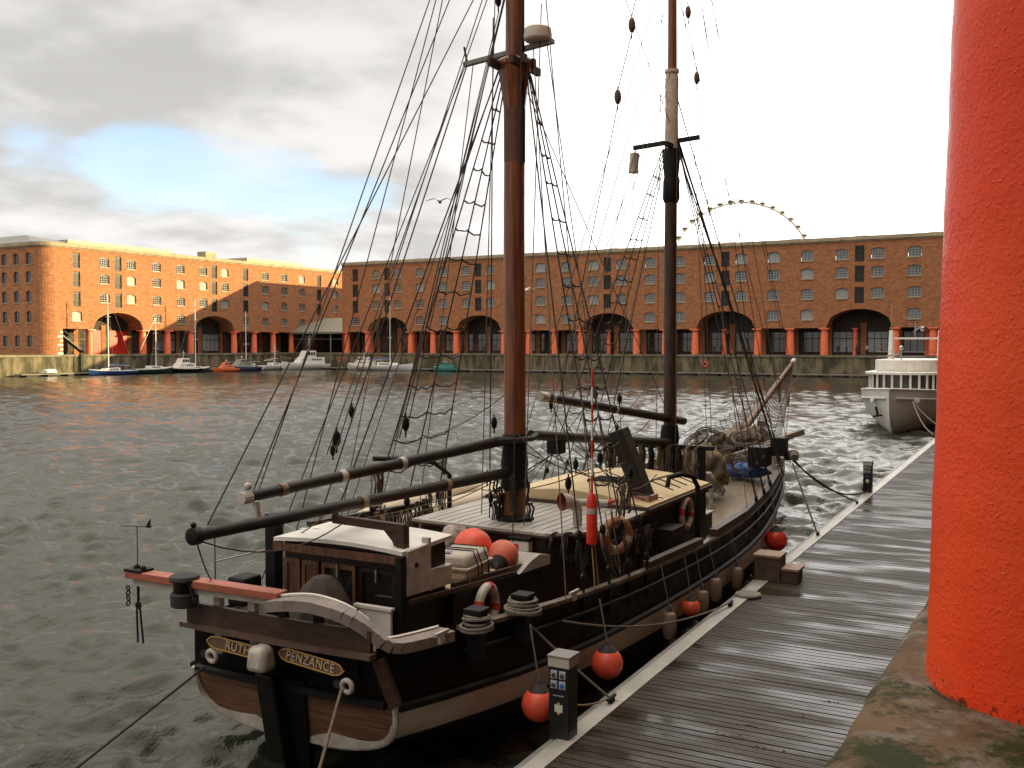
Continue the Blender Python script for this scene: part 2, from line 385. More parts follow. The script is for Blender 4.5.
# near quay under the camera: coping with worn, rounded edge
def near_quay():
    m = bpy.data.materials.new('worn_coping'); m.use_nodes = True; nt = m.node_tree; L = nt.links.new; p = nt.nodes['Principled BSDF']
    p.inputs['Roughness'].default_value = .75; p.inputs['Specular IOR Level'].default_value = .3
    tc = nn(nt, 'ShaderNodeTexCoord')
    def noise(s, d=8, r=.6):
        n = nn(nt, 'ShaderNodeTexNoise'); n.inputs['Scale'].default_value = s; n.inputs['Detail'].default_value = d; n.inputs['Roughness'].default_value = r; L(tc.outputs['Object'], n.inputs['Vector']); return n
    def ramp(n, a, b):
        r = nn(nt, 'ShaderNodeMapRange'); r.inputs[1].default_value = a; r.inputs[2].default_value = b; L(n.outputs[0], r.inputs[0]); return r
    def mix(f, a, b):
        x = nn(nt, 'ShaderNodeMix', data_type='RGBA'); L(f.outputs[0], x.inputs['Factor'])
        for s, v in (('A', a), ('B', b)):
            if isinstance(v, tuple): x.inputs[s].default_value = (*v, 1)
            else: L(v.outputs['Result'], x.inputs[s])
        return x
    a = mix(ramp(noise(2.2), .35, .65), (.29, .185, .09), (.15, .09, .045))
    b = mix(ramp(noise(5.0), .50, .62), a, (.30, .25, .19))
    c = mix(ramp(noise(1.9, 12, .8), .49, .56), b, (.040, .052, .006))
    d = mix(ramp(noise(9.0, 10, .7), .60, .68), c, (.03, .024, .014))
    L(d.outputs['Result'], p.inputs['Base Color'])
    bn = noise(11, 12, .75); bb = nn(nt, 'ShaderNodeBump'); bb.inputs['Distance'].default_value = .06; bb.inputs['Strength'].default_value = 1
    L(bn.outputs[0], bb.inputs['Height']); L(bb.outputs[0], p.inputs['Normal'])
    # coping blocks as grid strips with rounded seaward edge
    prof = []
    for i in range(9):
        t = i/8*PI/2; prof.append((-.735-.12*math.sin(t), -.0-.12*(1-math.cos(t))))
    prof = [(1.2, 0), (.4, .004), (0, 0)]+prof[:]+[(-.88, -.6), (-.88, -1.2)]
    r2 = random.Random(3)
    y = -30.0; mb = MB()
    cuts = [3.0]
    edges = [-30]
    while edges[-1] < 70: edges.append(edges[-1]+4.3)
    off = (6.9-edges[0]) % 4.3
    for k in range(len(edges)-1):
        y0 = edges[k]+off-4.3; y1 = y0+4.3
        n = 40; vs = []
        dx = r2.uniform(-.012, .012); dz = r2.uniform(-.012, .006)
        for j in range(n+1):
            u = j/n; yy = y0+.008+(4.284)*u
            e = min(u, 1-u); rd = .008*max(0, 1-e/.03)
            for (px, pz) in prof:
                wv = .006*math.sin(yy*5+px*9)+.006*math.sin(yy*13+px*4)
                vs.append((px+dx+rd*.5+(wv if px < -.6 else 0), yy, 3.7+pz+dz-rd+(.5*wv if px < 0 else 0)))
        w = len(prof)
        fs = [(j*w+i, j*w+i+1, (j+1)*w+i+1, (j+1)*w+i) for j in range(n) for i in range(w-1)]
        fs.append(tuple(range(w))[::-1]); fs.append(tuple(n*w+i for i in range(w)))
        mb.add(vs, fs)
    struct(obj('near_quay_coping', mb, m, smooth=True, ang=50))
    wl = MB(); wl.box((-.84, -60, -2), (30, 165, 2.6)); wl.box((-.80, -60, 2.6), (1.19, 165, 3.44)); wl.box((1.19, -60, 2.6), (30, 165, 3.69))
    struct(obj('near_quay_wall', wl, QUAYST))
near_quay()

# ================================================================= WAREHOUSES
def window_proto(w, h, bars_x, bars_y, fm, rise=.28, pane_mat=None):
    """arched-head frame with glazing bars, glass pane as a sub-part; local x along wall, y outward negative, z up"""
    f = MB(); t = .09
    def head(x): return h-rise*(2*x/w)**2
    f.box((-w/2, -.05, 0), (-w/2+t, .05, head(w/2))); f.box((w/2-t, -.05, 0), (w/2, .05, head(w/2))); f.box((-w/2+t, -.05, 0), (w/2-t, .05, t))
    N = 6
    for i in range(N):
        a = -w/2+w*i/N; b = a+w/N
        f.add([(a, -.05, head(a)-t), (b, -.05, head(b)-t), (b, -.05, head(b)), (a, -.05, head(a)), (a, .05, head(a)-t), (b, .05, head(b)-t), (b, .05, head(b)), (a, .05, head(a))],
              [(0, 1, 2, 3), (4, 7, 6, 5), (0, 4, 5, 1), (3, 2, 6, 7)])
    for i in range(1, bars_x):
        x = -w/2+w*i/bars_x; f.box((x-.028, -.03, t), (x+.028, .03, head(x)-t))
    for j in range(1, bars_y):
        z = h*j/bars_y
        if z < head(w/2)-t: f.box((-w/2+t, -.026, z-.024), (w/2-t, .026, z+.024))
    f.mi = 1; f.box((-w/2-.1, -.36, -.2), (w/2+.1, -.05, -.003)); fo = obj('window', f, [fm, STONE])
    g = MB(); pts = [(-w/2+.02, .012, .02), (w/2-.02, .012, .02)]+[(w/2-.02-(w-.04)*i/N, .012, head(w/2-.02-(w-.04)*i/N)-.02) for i in range(N+1)]
    g.add(pts, [tuple(range(len(pts)))])
    po = obj('pane', g, pane_mat or GLASS, fo)
    COL.objects.unlink(fo); COL.objects.unlink(po)
    return fo, po
WIN = window_proto(1.95, 1.66, 4, 4, WFRAME)
WIN2 = window_proto(1.44, 1.98, 2, 4, mat('dull_frame', (.10, .09, .08), .5))
PALE = mat('bright_glass', (.30, .31, .31), .25, var=.25, vs=.6)
WINP = window_proto(1.95, 1.66, 4, 4, WFRAME, pane_mat=PALE)
def loading_proto():
    f = MB(); w, h = 1.5, 2.65
    f.box((-w/2, -.06, 0), (-w/2+.16, .06, h)); f.box((w/2-.16, -.06, 0), (w/2, .06, h)); f.box((-w/2+.16, -.06, 0), (w/2-.16, .06, .16)); f.box((-w/2+.16, -.06, h-.42), (w/2-.16, .06, h))
    f.box((-.05, -.04, .16), (.05, .04, h-.42))
    fo = obj('loading_door', f, LFRAME)
    g = MB(); g.quad((-w/2+.16, .012, .16), (w/2-.16, .012, .16), (w/2-.16, .012, h-.42), (-w/2+.16, .012, h-.42)); po = obj('pane', g, mat('door_glass', (.03, .025, .02), .45, spec=.3, var=.5, vs=.5), fo)
    b = MB()
    for i in range(6): b.box((-w/2+.1+i*.26, -.12, .0), (-w/2+.13+i*.26, -.09, 1.0))
    b.box((-w/2+.08, -.13, 1.0), (w/2-.08, -.08, 1.05)); bo = obj('guard_rail', b, mat('balcony_iron', (.08, .08, .08), .5), fo)
    for o in (fo, po, bo): COL.objects.unlink(o)
    return fo, po, bo
LOAD = loading_proto()

def column_mesh():
    """cast-iron Doric column, base at 0, height 4.4"""
    mb = MB()
    prof = [(.66, 0), (.66, .02), (.655, .5), (.64, 1.8), (.60, 3.3), (.565, 3.95), (.60, 3.98), (.60, 4.04), (.565, 4.07), (.57, 4.14), (.62, 4.22), (.76, 4.32)]
    mb.lathe(prof, 20)
    mb.box((-.80, -.80, 4.32), (.80, .80, 4.52))
    me_o = obj('column', mb, COLRED, smooth=True); COL.objects.unlink(me_o); return me_o
COLP = column_mesh()

class Facade:
    """wall built along a path: P(u, d, z) world point, d = depth inward"""
    def __init__(s, P, root, heading): s.P = P; s.root = root; s.h = heading; s.wall = MB(); s.rev = MB()
    def cell(s, u0, u1, z0, z1, op=None, depth=.28):
        P = s.P; W = s.wall
        if op is None: W.quad(P(u0, 0, z0), P(u1, 0, z0), P(u1, 0, z1), P(u0, 0, z1)); return
        a, b, za, zb, rise = op; n = 16 if rise > 1 else 6
        top = []
        for i in range(n+1):
            x = a+(b-a)*i/n; t = 2*(i/n)-1
            hh = zb-rise*(1-math.sqrt(max(0, 1-t*t))) if rise > 1 else zb-rise*t*t
            top.append((x, hh))
        if za > z0: W.quad(P(u0, 0, z0), P(u1, 0, z0), P(u1, 0, za), P(u0, 0, za))
        W.quad(P(u0, 0, za), P(a, 0, za), P(a, 0, z1), P(u0, 0, z1)); W.quad(P(b, 0, za), P(u1, 0, za), P(u1, 0, z1), P(b, 0, z1))
        for i in range(n):
            (x0, h0), (x1, h1) = top[i], top[i+1]
            W.quad(P(x0, 0, h0), P(x1, 0, h1), P(x1, 0, z1), P(x0, 0, z1))
            W.quad(P(x0, 0, h0), P(x0, depth, h0), P(x1, depth, h1), P(x1, 0, h1))
        W.quad(P(a, 0, za), P(a, depth, za), P(a, depth, top[0][1]), P(a, 0, top[0][1]))
        W.quad(P(b, 0, za), P(b, 0, top[-1][1]), P(b, depth, top[-1][1]), P(b, depth, za))
        if rise <= 1: W.quad(P(a, 0, za), P(b, 0, za), P(b, depth, za), P(a, depth, za))
    mute = False
    def put(s, protos, u, z, d=.26, h=None):
        if s.mute: return
        h = s.h if h is None else h
        fo = protos[0].copy(); COL.objects.link(fo); fo.parent = s.root
        fo.location = s.P(u, d, z); fo.rotation_euler = (0, 0, h)
        for p in protos[1:]:
            c = p.copy(); COL.objects.link(c); c.parent = fo
    def put_col(s, u, d=.65, z=QZ+.02, sc_=1.0):
        c = COLP.copy(); COL.objects.link(c); c.parent = s.root; c.location = s.P(u, d, z); c.rotation_euler = (0, 0, s.h); c.scale = (sc_, sc_, 1)

ROWS = [(9.55, 11.27), (13.02, 14.74), (16.45, 18.17), (19.45, 21.17)]
LROWS = [(12.15, 14.8), (15.65, 18.3), (18.95, 21.6)]
def band(F, u0, u1, items, z0, z1):
    """items: list of (uc, width, [(za,zb,proto,rise)]) for one strip each"""
    items = sorted(items, key=lambda t: t[0])
    e = [u0]+[(items[i][0]+items[i+1][0])/2 for i in range(len(items)-1)]+[u1]
    # boundary must clear the wider opening
    for i in range(len(items)-1):
        lo = items[i][0]+items[i][1]/2+.05; hi = items[i+1][0]-items[i+1][1]/2-.05
        e[i+1] = min(max(e[i+1], lo), hi)
    for i, (uc, w, ops) in enumerate(items):
        a, b = e[i], e[i+1]
        zc = z0
        for j, (za, zb, pr, rise) in enumerate(ops):
            zt = z1 if j == len(ops)-1 else (zb+ops[j+1][0])/2
            F.cell(a, b, zc, zt, (uc-w/2, uc+w/2, za, zb, rise), .28)
            if pr: F.put(pr, uc, za)
            zc = zt
SILLS = None

def warehouse(name, label, P, heading, u_start, u_end, bays, arches, load_extra, end_cols, extra_items=None, skip_cols=(), parts=True, top=23.0, depth=14.0, second_cols=True, redpanel=False, vary=0):
    """bays: column positions (u) of the colonnade; arches: indexes k where an arch spans k..k+2"""
    root = thing(name, label, 'warehouse')
    F = Facade(P, root, heading); F.mute = not parts
    zb, zm, zt = QZ+4.55, 11.9, 22.3
    N = len(bays); arch_mid = {}; under = set()
    for k in arches: arch_mid[k+1] = bays[k+1]; under |= {k, k+1}
    rr = random.Random(hash(len(bays)) % 97)
    def wp():
        return WINP if rr.random() < .25 else WIN
    # lower band
    k = 0; items = []
    segs = []
    u = u_start
    it_low = []
    for i in range(N-1):
        mid = (bays[i]+bays[i+1])/2
        if i in under: continue
        it_low.append((i, mid))
    # per-bay cells
    first_lo = u_start
    i = 0
    if extra_items: lowx = extra_items.get('low', [])
    else: lowx = []
    pos = u_start
    for i in range(N-1):
        if i in arches:
            F.cell(pos, bays[i+2], zb, zm, (bays[i]+.35 if bays[i]+.35 > pos else pos, bays[i+2]-.35, zb, 11.25, 3.0), 3.9); pos = bays[i+2]
        elif i in under: continue
        else:
            mid = (bays[i]+bays[i+1])/2
            F.cell(pos, bays[i+1], zb, zm, (mid-1.025, mid+1.025, *ROWS[0], .28)); F.put(wp(), mid, ROWS[0][0]); pos = bays[i+1]
    F.cell(pos, u_end, zb, zm)
    up = []
    for i in range(N-1):
        mid = (bays[i]+bays[i+1])/2
        if i in load_extra: up.append((mid, 'L'))
        else: up.append((mid, 'W'))
    for k, m_ in arch_mid.items(): up.append((m_, 'L'))
    its = []
    for m_, t in sorted(up):
        if t == 'L':
            its.append((m_, 1.5, [(a, b, LOAD, .0) for a, b in LROWS]))
        else:
            its.append((m_, 2.05, [(a, b, None, .28) for a, b in ROWS[1:]]))
            for a, b in ROWS[1:]: F.put(wp(), m_, a)
    band(F, u_start, u_end, its, zm, zt)
    obj('wall', F.wall, BRICK, root)
    # cornice
    c = MB(); n = max(2, int((u_end-u_start)/8))
    for i in range(n):
        a = u_start+(u_end-u_start)*i/n; b = u_start+(u_end-u_start)*(i+1)/n
        for d0, z0, z1 in ((-.12, zt, zt+.22), (-.32, zt+.22, zt+.55), (-.22, zt+.55, top+.12)):
            c.quad(P(a, d0, z0), P(b, d0, z0), P(b, d0, z1), P(a, d0, z1)); c.quad(P(a, d0, z1), P(b, d0, z1), P(b, 1.0, z1+.02), P(a, 1.0, z1+.02)); c.quad(P(a, 0, z0), P(b, 0, z0), P(b, d0, z0), P(a, d0, z0))
    obj('cornice', c, STONE, root)
    # colonnade
    for i, b in enumerate(bays):
        if (i-1) in arches or i in skip_cols: continue
        F.put_col(b)
    # soffit, beam and the dark back of the arcade
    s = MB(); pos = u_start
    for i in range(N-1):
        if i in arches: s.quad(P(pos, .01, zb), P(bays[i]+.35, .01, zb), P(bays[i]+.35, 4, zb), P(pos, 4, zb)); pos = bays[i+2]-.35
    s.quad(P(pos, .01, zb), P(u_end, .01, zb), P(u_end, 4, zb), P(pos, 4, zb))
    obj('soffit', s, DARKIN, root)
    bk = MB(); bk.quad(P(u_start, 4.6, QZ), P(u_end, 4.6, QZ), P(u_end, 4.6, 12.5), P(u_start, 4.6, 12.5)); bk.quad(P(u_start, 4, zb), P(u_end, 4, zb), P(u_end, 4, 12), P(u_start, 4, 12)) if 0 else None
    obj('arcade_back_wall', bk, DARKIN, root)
    rp = random.Random(len(bays)*3)
    for i in range(N-1 if parts else 0):
        a, b = bays[i], bays[i+1]
        g = MB(); g.quad(P(a+.7, 4.45, QZ+.5), P(b-.7, 4.45, QZ+.5), P(b-.7, 4.45, QZ+3.9), P(a+.7, 4.45, QZ+3.9))
        sw = obj('shop_window', g, SHOPG if rp.random() < .7 else PALE, root)
        f = MB()
        for t in (0, .25, .5, .75, 1):
            uu = a+.7+(b-a-1.4)*t
            f.quad(P(uu-.05, 4.4, QZ+.5), P(uu+.05, 4.4, QZ+.5), P(uu+.05, 4.4, QZ+3.9), P(uu-.05, 4.4, QZ+3.9))
        f.quad(P(a+.7, 4.41, QZ+2.7), P(b-.7, 4.41, QZ+2.7), P(b-.7, 4.41, QZ+2.85), P(a+.7, 4.41, QZ+2.85))
        obj('mullions', f, LFRAME, sw)
        # inner brick pier
        pm = MB(); lo = P(a-.5, 4.35, QZ); pm.quad(P(a-.5, 4.35, QZ), P(a+.5, 4.35, QZ), P(a+.5, 4.35, 9), P(a-.5, 4.35, 9)); obj('pier', pm, BRICK, root)
        if second_cols and i % 2 == 0:
            F.put_col((a+b)/2+1.6, 3.6, QZ+.02, .62)
    # body behind and roofs
    body = MB()
    body.quad(P(u_start, 0, QZ), P(u_start, depth, QZ), P(u_start, depth, zt), P(u_start, 0, zt)) if not (extra_items or {}).get('open_start') else None
    body.quad(P(u_end, 0, QZ), P(u_end, 0, zt), P(u_end, depth, zt), P(u_end, depth, QZ))
    body.quad(P(u_start, depth, QZ), P(u_start, depth, zt), P(u_end, depth, zt), P(u_end, depth, QZ))
    obj('gable_walls', body, BRICK, root)
    r = MB(); r.quad(P(u_start, .5, top-.1), P(u_end, .5, top-.1), P(u_end, depth, top-.1), P(u_start, depth, top-.1))
    k = 0; a = u_start+.6; W = 11.3
    while a+W < u_end+.5:
        b = a+W-.6; mid = (a+b)/2; h = .75
        r.add([P(a, .9, top-.1), P(b, .9, top-.1), P(mid, 4.5, top+h), P(mid, depth-3, top+h), P(a, depth-.3, top-.1), P(b, depth-.3, top-.1)],
              [(0, 1, 2), (1, 5, 3, 2), (5, 4, 3), (4, 0, 2, 3)])
        a += W
    obj('roof', r, ROOFM, root)
    return root, F

# back wing, in shade, facing us
def PB(u, d, z): return Vector((u, 171.2+d, z))
baysB = [-138.9+5.64*k for k in range(0, 27)]
rootB, FB = warehouse('brick_warehouse', 'long shaded brick warehouse across the dock behind the masts with red columns', PB, 0,
    -139.7, 8.6, baysB, (1, 5, 10, 14, 18, 22), (0,), None, depth=34)

# left wing, sunlit, with rounded corner and end facade
RC = 2.7; XW = -155.0; YC = 112.4
def PL(u, d, z):
    if u >= YC: return Vector((XW-d, u, z))
    if u >= YC-RC*PI/2:
        t = (YC-u)/RC; r = RC-d; return Vector((XW-RC+r*math.cos(t), YC-r*math.sin(t), z))
    return Vector((XW-RC-(YC-RC*PI/2-u), YC-RC+d, z))
baysL = [113.6]+[119.5+5.91*k for k in range(0, 13)]
rootL, FL = warehouse('brick_warehouse', 'sunlit orange brick warehouse at left with rounded corner and diagonal shadow', PL, R_(90),
    113.6, 192.0, baysL, (1, 5), (0, 7, 11), None, skip_cols=(0, 11, 12), second_cols=False, extra_items={'open_start': True})
def left_end():
    F = Facade(PL, rootL, 0)
    uc = YC-RC*PI/2
    # rounded corner, plain brick
    u = uc
    while u < 113.6-1e-3:
        v = min(u+.5, 113.6)
        F.cell(u, v, QZ, 22.3); u = v
    # end facade: windows in five rows
    its = []
    for i in range(8):
        c = uc-.9-i*3.4
        its.append((c, 1.5, [(z0, z0+2.0, None, .25) for z0 in (5.0, 9.2, 12.7, 16.1, 19.3)]))
        for z0 in (5.0, 9.2, 12.7, 16.1, 19.3):
            F.put(WIN2, c, z0, h=0)
    band(F, uc-45, uc, its, QZ, 22.3)
    obj('end_wall', F.wall, BRICK, rootL)
    c = MB()
    us = [uc-45, uc-.01]+[uc+RC*PI/2*i/14 for i in range(15)]+[113.6]
    for a, b in zip(us[:-1], us[1:]):
        for d0, z0, z1 in ((-.12, 22.3, 22.52), (-.32, 22.52, 22.85), (-.22, 22.85, 23.12)):
            P = PL
            c.quad(P(a, d0, z0), P(b, d0, z0), P(b, d0, z1), P(a, d0, z1)); c.quad(P(a, d0, z1), P(b, d0, z1), P(b, 1.0, z1+.02), P(a, 1.0, z1+.02)); c.quad(P(a, 0, z0), P(b, 0, z0), P(b, d0, z0), P(a, d0, z0))
    obj('end_cornice', c, STONE, rootL)
    r = MB()
    r.add([(-203, 110.1, 22.95), (-157.7, 110.1, 22.95), (-156, 112, 22.95), (-156, 125, 22.95), (-203, 125, 22.95), (-168, 116, 25.4), (-195, 116, 25.4)],
          [(0, 1, 5, 6), (1, 2, 5), (2, 3, 5), (3, 4, 6, 5)])
    obj('end_roof', r, ROOFM, rootL)
    # white stone quoins beside the arcade opening
    q = MB()
    for k in range(6):
        w = .5 if k % 2 else 1.0
        q.quad(PL(113.55-w, -.03, QZ+.75*k), PL(113.6, -.03, QZ+.75*k), PL(113.6, -.03, QZ+.75*k+.4), PL(113.55-w, -.03, QZ+.75*k+.4))
    obj('quoins', q, mat('white_quoin', (.6, .55, .45), .7), rootL)
    # lean-to rooflight boxes
    RL = mat('pale_cladding', (.42, .36, .24), .6, var=.2, vs=.5)
    for bx in (((-168, 119, 22.9), (-160.5, 143, 24.5)), ((-169, 164, 22.9), (-160.5, 182, 24.6))):
        b = MB(); b.box(*bx); obj('rooflight', b, RL, rootL)
    v = MB(); v.box((-163, 152, 22.9), (-160.5, 155, 25.0)); obj('roof_vent', v, STONE, rootL)
    # big red doors behind the first arch, staircase in the first bay
    d = MB(); d.box((-159.35, 122.0, QZ), (-159.25, 124.7, QZ+4.4)); obj('door', d, REDP, rootL)
    d = MB(); d.box((-159.35, 126.6, QZ), (-159.2, 130.6, QZ+4.4)); obj('door', d, REDP, rootL)
    st = MB(); st.beam((-157, 114.4, QZ+3.6), (-157, 119.0, QZ+.4), 1.2, .25); st.beam((-156.4, 114.4, QZ+4.6), (-156.4, 119.0, QZ+1.4), .08, .08); obj('stair', st, mat('stair_iron', (.10, .09, .08), .6), rootL)
left_end()

# our own wing behind and above the camera (it shades the near dock)
def PN(u, d, z): return Vector((-.65+d, u, z+.1))
baysN = [5.28-5.64*16+5.64*k for k in range(0, 44)]   # column at 5.28 is index 16
rootN, FN = warehouse('brick_warehouse', 'brick warehouse wing standing over the near quay on red columns', PN, R_(-90),
    baysN[0]-.8, baysN[-1]+.8, baysN, (2, 6, 10, 14, 19, 23, 27, 31, 35, 39), (0,), None, skip_cols=(16,), second_cols=False, parts=False)

# canopy in the corner gap between the wings
def canopy():
    t = thing('glass_canopy', 'grey hipped canopy roof on thin posts in the corner between the warehouses', 'canopy', (-147, 178, QZ))
    x0, x1, y0, y1 = -9.5, 9.0, -6.0, 8.0
    r = MB(); r.add([(x0, y0, 4.6), (x1, y0, 4.6), (x1, y1, 4.6), (x0, y1, 4.6), (x1-6, 0, 7.8), (x0+6, 0, 7.8), ], [(0, 1, 4, 5), (1, 2, 4), (2, 3, 5, 4), (3, 0, 5)])
    r.box((x0, y0, 4.2), (x1, y1, 4.58)); obj('roof', r, mat('canopy_roof', (.20, .19, .15), .5, var=.3), t)
    for x in (-8.5, -3, 3, 8):
        p = MB(); p.tube([(x, y0+.4, 0), (x, y0+.4, 4.3)], .14, 8); obj('post', p, ALUD, t)
    b = MB(); b.tube([(-8.5, y0+.4, 3.0), (8, y0+.4, 3.0)], .07, 6); obj('rail', b, METAL, t)
    bw = MB(); bw.box((-9, 6.5, 0), (9, 7, 4.3)); obj('back_wall', bw, DARKIN, t)
canopy()

# ================================================================= FERRIS WHEEL
def ferris():
    v = Vector(((740-512)/1000, 1, (345-271)/1000)); v.rotate(Matrix.Rotation(R_(29.6), 3, 'Z')); v *= 430
    t = thing('ferris_wheel', 'big white ferris wheel rising behind the warehouse roof', 'ferris wheel', (v.x, v.y, QZ), R_(29.6-9))
    hz = v.z+5.3-QZ-.6; R = 29.6
    rm = MB(); 
    for yy in (-.9, .9): rm.ring((0, yy, hz), (0, 1, 0), R, .28, 84, 5)
    rm.ring((0, 0, hz), (0, 1, 0), R-1.6, .12, 84, 5)
    for i in range(84):
        a = 2*PI*i/84; p = (math.cos(a)*R, -.9, hz+math.sin(a)*R); q = (math.cos(a+.04)*(R-1.6), 0, hz+math.sin(a+.04)*(R-1.6)); rm.tube([p, q], .06, 3)
    obj('rim', rm, WHITE, t)
    sp = MB()
    for i in range(42):
        a = 2*PI*i/42; sp.tube([(0, -1.5 if i % 2 else 1.5, hz), (math.cos(a)*R, 0, hz+math.sin(a)*R)], .035, 3)
    obj('spokes', sp, WHITE, t)
    h = MB(); h.lathe([(1.4, -2.5), (1.4, 2.5)], 16, (0, 0, hz), (0, 1, 0)); obj('hub', h, WHITE, t)
    for sx in (-1, 1):
        for yy in (-5, 5):
            l = MB(); l.tube([(0, yy*.4, hz), (sx*14, yy, 0)], .5, 8); obj('leg', l, WHITE, t)
    g = MB(); g.ball((0, 0, 0), 1.35, 12, (.95, .9, 1.0)); g0 = obj('gondola', g, mat('gondola_shell', (.8, .77, .7), .4), t, smooth=True)
    w = MB(); w.lathe([(1.33, -.35), (1.36, .0), (1.33, .35)], 12, (0, 0, 0)); w0 = obj('gondola_window', w, mat('gondola_glass', (.06, .05, .05), .2), g0, smooth=True)
    for i in range(42):
        a = 2*PI*(i+.5)/42; loc = (math.cos(a)*(R+.6), 0, hz+math.sin(a)*(R+.6))
        if i == 0: g0.location = loc
        else:
            c = g0.copy(); COL.objects.link(c); c.location = loc; e = w0.copy(); COL.objects.link(e); e.parent = c
ferris()

# ================================================================= NEAR COLUMN
def near_column():
    m = bpy.data.materials.new('thick_red_paint'); m.use_nodes = True; nt = m.node_tree; L = nt.links.new; p = nt.nodes['Principled BSDF']
    p.inputs['Roughness'].default_value = .33; p.inputs['Specular IOR Level'].default_value = .22
    tc = nn(nt, 'ShaderNodeTexCoord')
    n = nn(nt, 'ShaderNodeTexNoise'); n.inputs['Scale'].default_value = .8; n.inputs['Detail'].default_value = 9; L(tc.outputs['Object'], n.inputs['Vector'])
    cr = nn(nt, 'ShaderNodeValToRGB'); e = cr.color_ramp.elements; e[0].position = .35; e[0].color = (.84, .085, .020, 1); e[1].position = .70; e[1].color = (.74, .040, .010, 1)
    L(n.outputs[0], cr.inputs[0])
    sp = nn(nt, 'ShaderNodeSeparateXYZ'); L(tc.outputs['Object'], sp.inputs[0])
    zr = nn(nt, 'ShaderNodeMapRange'); zr.inputs[1].default_value = .0; zr.inputs[2].default_value = .30; zr.inputs[3].default_value = .50; zr.inputs[4].default_value = .735; L(sp.outputs[2], zr.inputs[0])
    cn = nn(nt, 'ShaderNodeTexNoise'); cn.inputs['Scale'].default_value = 22; cn.inputs['Detail'].default_value = 6; cn.inputs['Roughness'].default_value = .7; L(tc.outputs['Object'], cn.inputs['Vector'])
    gt = nn(nt, 'ShaderNodeMath', operation='SUBTRACT'); L(cn.outputs[0], gt.inputs[0]); L(zr.outputs[0], gt.inputs[1])
    gm = nn(nt, 'ShaderNodeMath', operation='MULTIPLY'); gm.use_clamp = True; L(gt.outputs[0], gm.inputs[0]); gm.inputs[1].default_value = 12
    mxc = nn(nt, 'ShaderNodeMix', data_type='RGBA'); mxc.inputs['B'].default_value = (.12, .03, .015, 1); L(gm.outputs[0], mxc.inputs['Factor']); L(cr.outputs[0], mxc.inputs['A'])
    L(mxc.outputs['Result'], p.inputs['Base Color'])
    a = nn(nt, 'ShaderNodeTexNoise'); a.inputs['Scale'].default_value = 9; a.inputs['Detail'].default_value = 4; L(tc.outputs['Object'], a.inputs['Vector'])
    b = nn(nt, 'ShaderNodeTexVoronoi'); b.inputs['Scale'].default_value = 38; L(tc.outputs['Object'], b.inputs['Vector'])
    d = nn(nt, 'ShaderNodeTexNoise'); d.inputs['Scale'].default_value = 60; d.inputs['Detail'].default_value = 3; L(tc.outputs['Object'], d.inputs['Vector'])
    b1 = nn(nt, 'ShaderNodeBump'); b1.inputs['Distance'].default_value = .011; b1.inputs['Strength'].default_value = .5; L(a.outputs[0], b1.inputs['Height'])
    r = nn(nt, 'ShaderNodeMapRange'); r.inputs[1].default_value = .55; r.inputs[2].default_value = .72; L(d.outputs[0], r.inputs[0])
    b2 = nn(nt, 'ShaderNodeBump'); b2.inputs['Distance'].default_value = .004; b2.inputs['Strength'].default_value = .7; L(r.outputs[0], b2.inputs['Height']); L(b1.outputs[0], b2.inputs['Normal'])
    b3 = nn(nt, 'ShaderNodeBump'); b3.inputs['Distance'].default_value = .004; b3.inputs['Strength'].default_value = .5; L(b.outputs[0], b3.inputs['Height']); L(b2.outputs[0], b3.inputs['Normal'])
    L(b3.outputs[0], p.inputs['Normal'])
    t = thing('iron_column', 'huge bright red iron column in the right foreground standing on the quay edge', 'column', (.02, 5.28, 3.69))
    mb = MB(); prof = []
    for i in range(60):
        z = i/59*4.0; prof.append((.652-.09*(z/4)**1.1+.0015*math.sin(z*9)+.001*math.sin(z*23), z))
    mb.lathe(prof, 96); obj('shaft', mb, m, t, smooth=True)
    c = MB(); c.lathe([(.60, 0), (.60, .07), (.575, .1), (.58, .2), (.64, .3), (.77, .38)], 64, (0, 0, 4.0)); obj('capital', c, m, t, smooth=True)
    a = MB(); a.box((-.8, -.8, 4.38), (.8, .8, 4.55)); obj('abacus', a, m, t)
    f = MB(); pr = []
    rr = random.Random(2); pts = []
    for i in range(90):
        an = 2*PI*i/90; q = .668+.012*rr.random(); pts.append((math.cos(an)*q, math.sin(an)*q, .004))
    f.tube(pts, .010, 4, closed=True); obj('base_joint', f, mat('dark_joint', (.02, .012, .01), .9), t)
near_column()

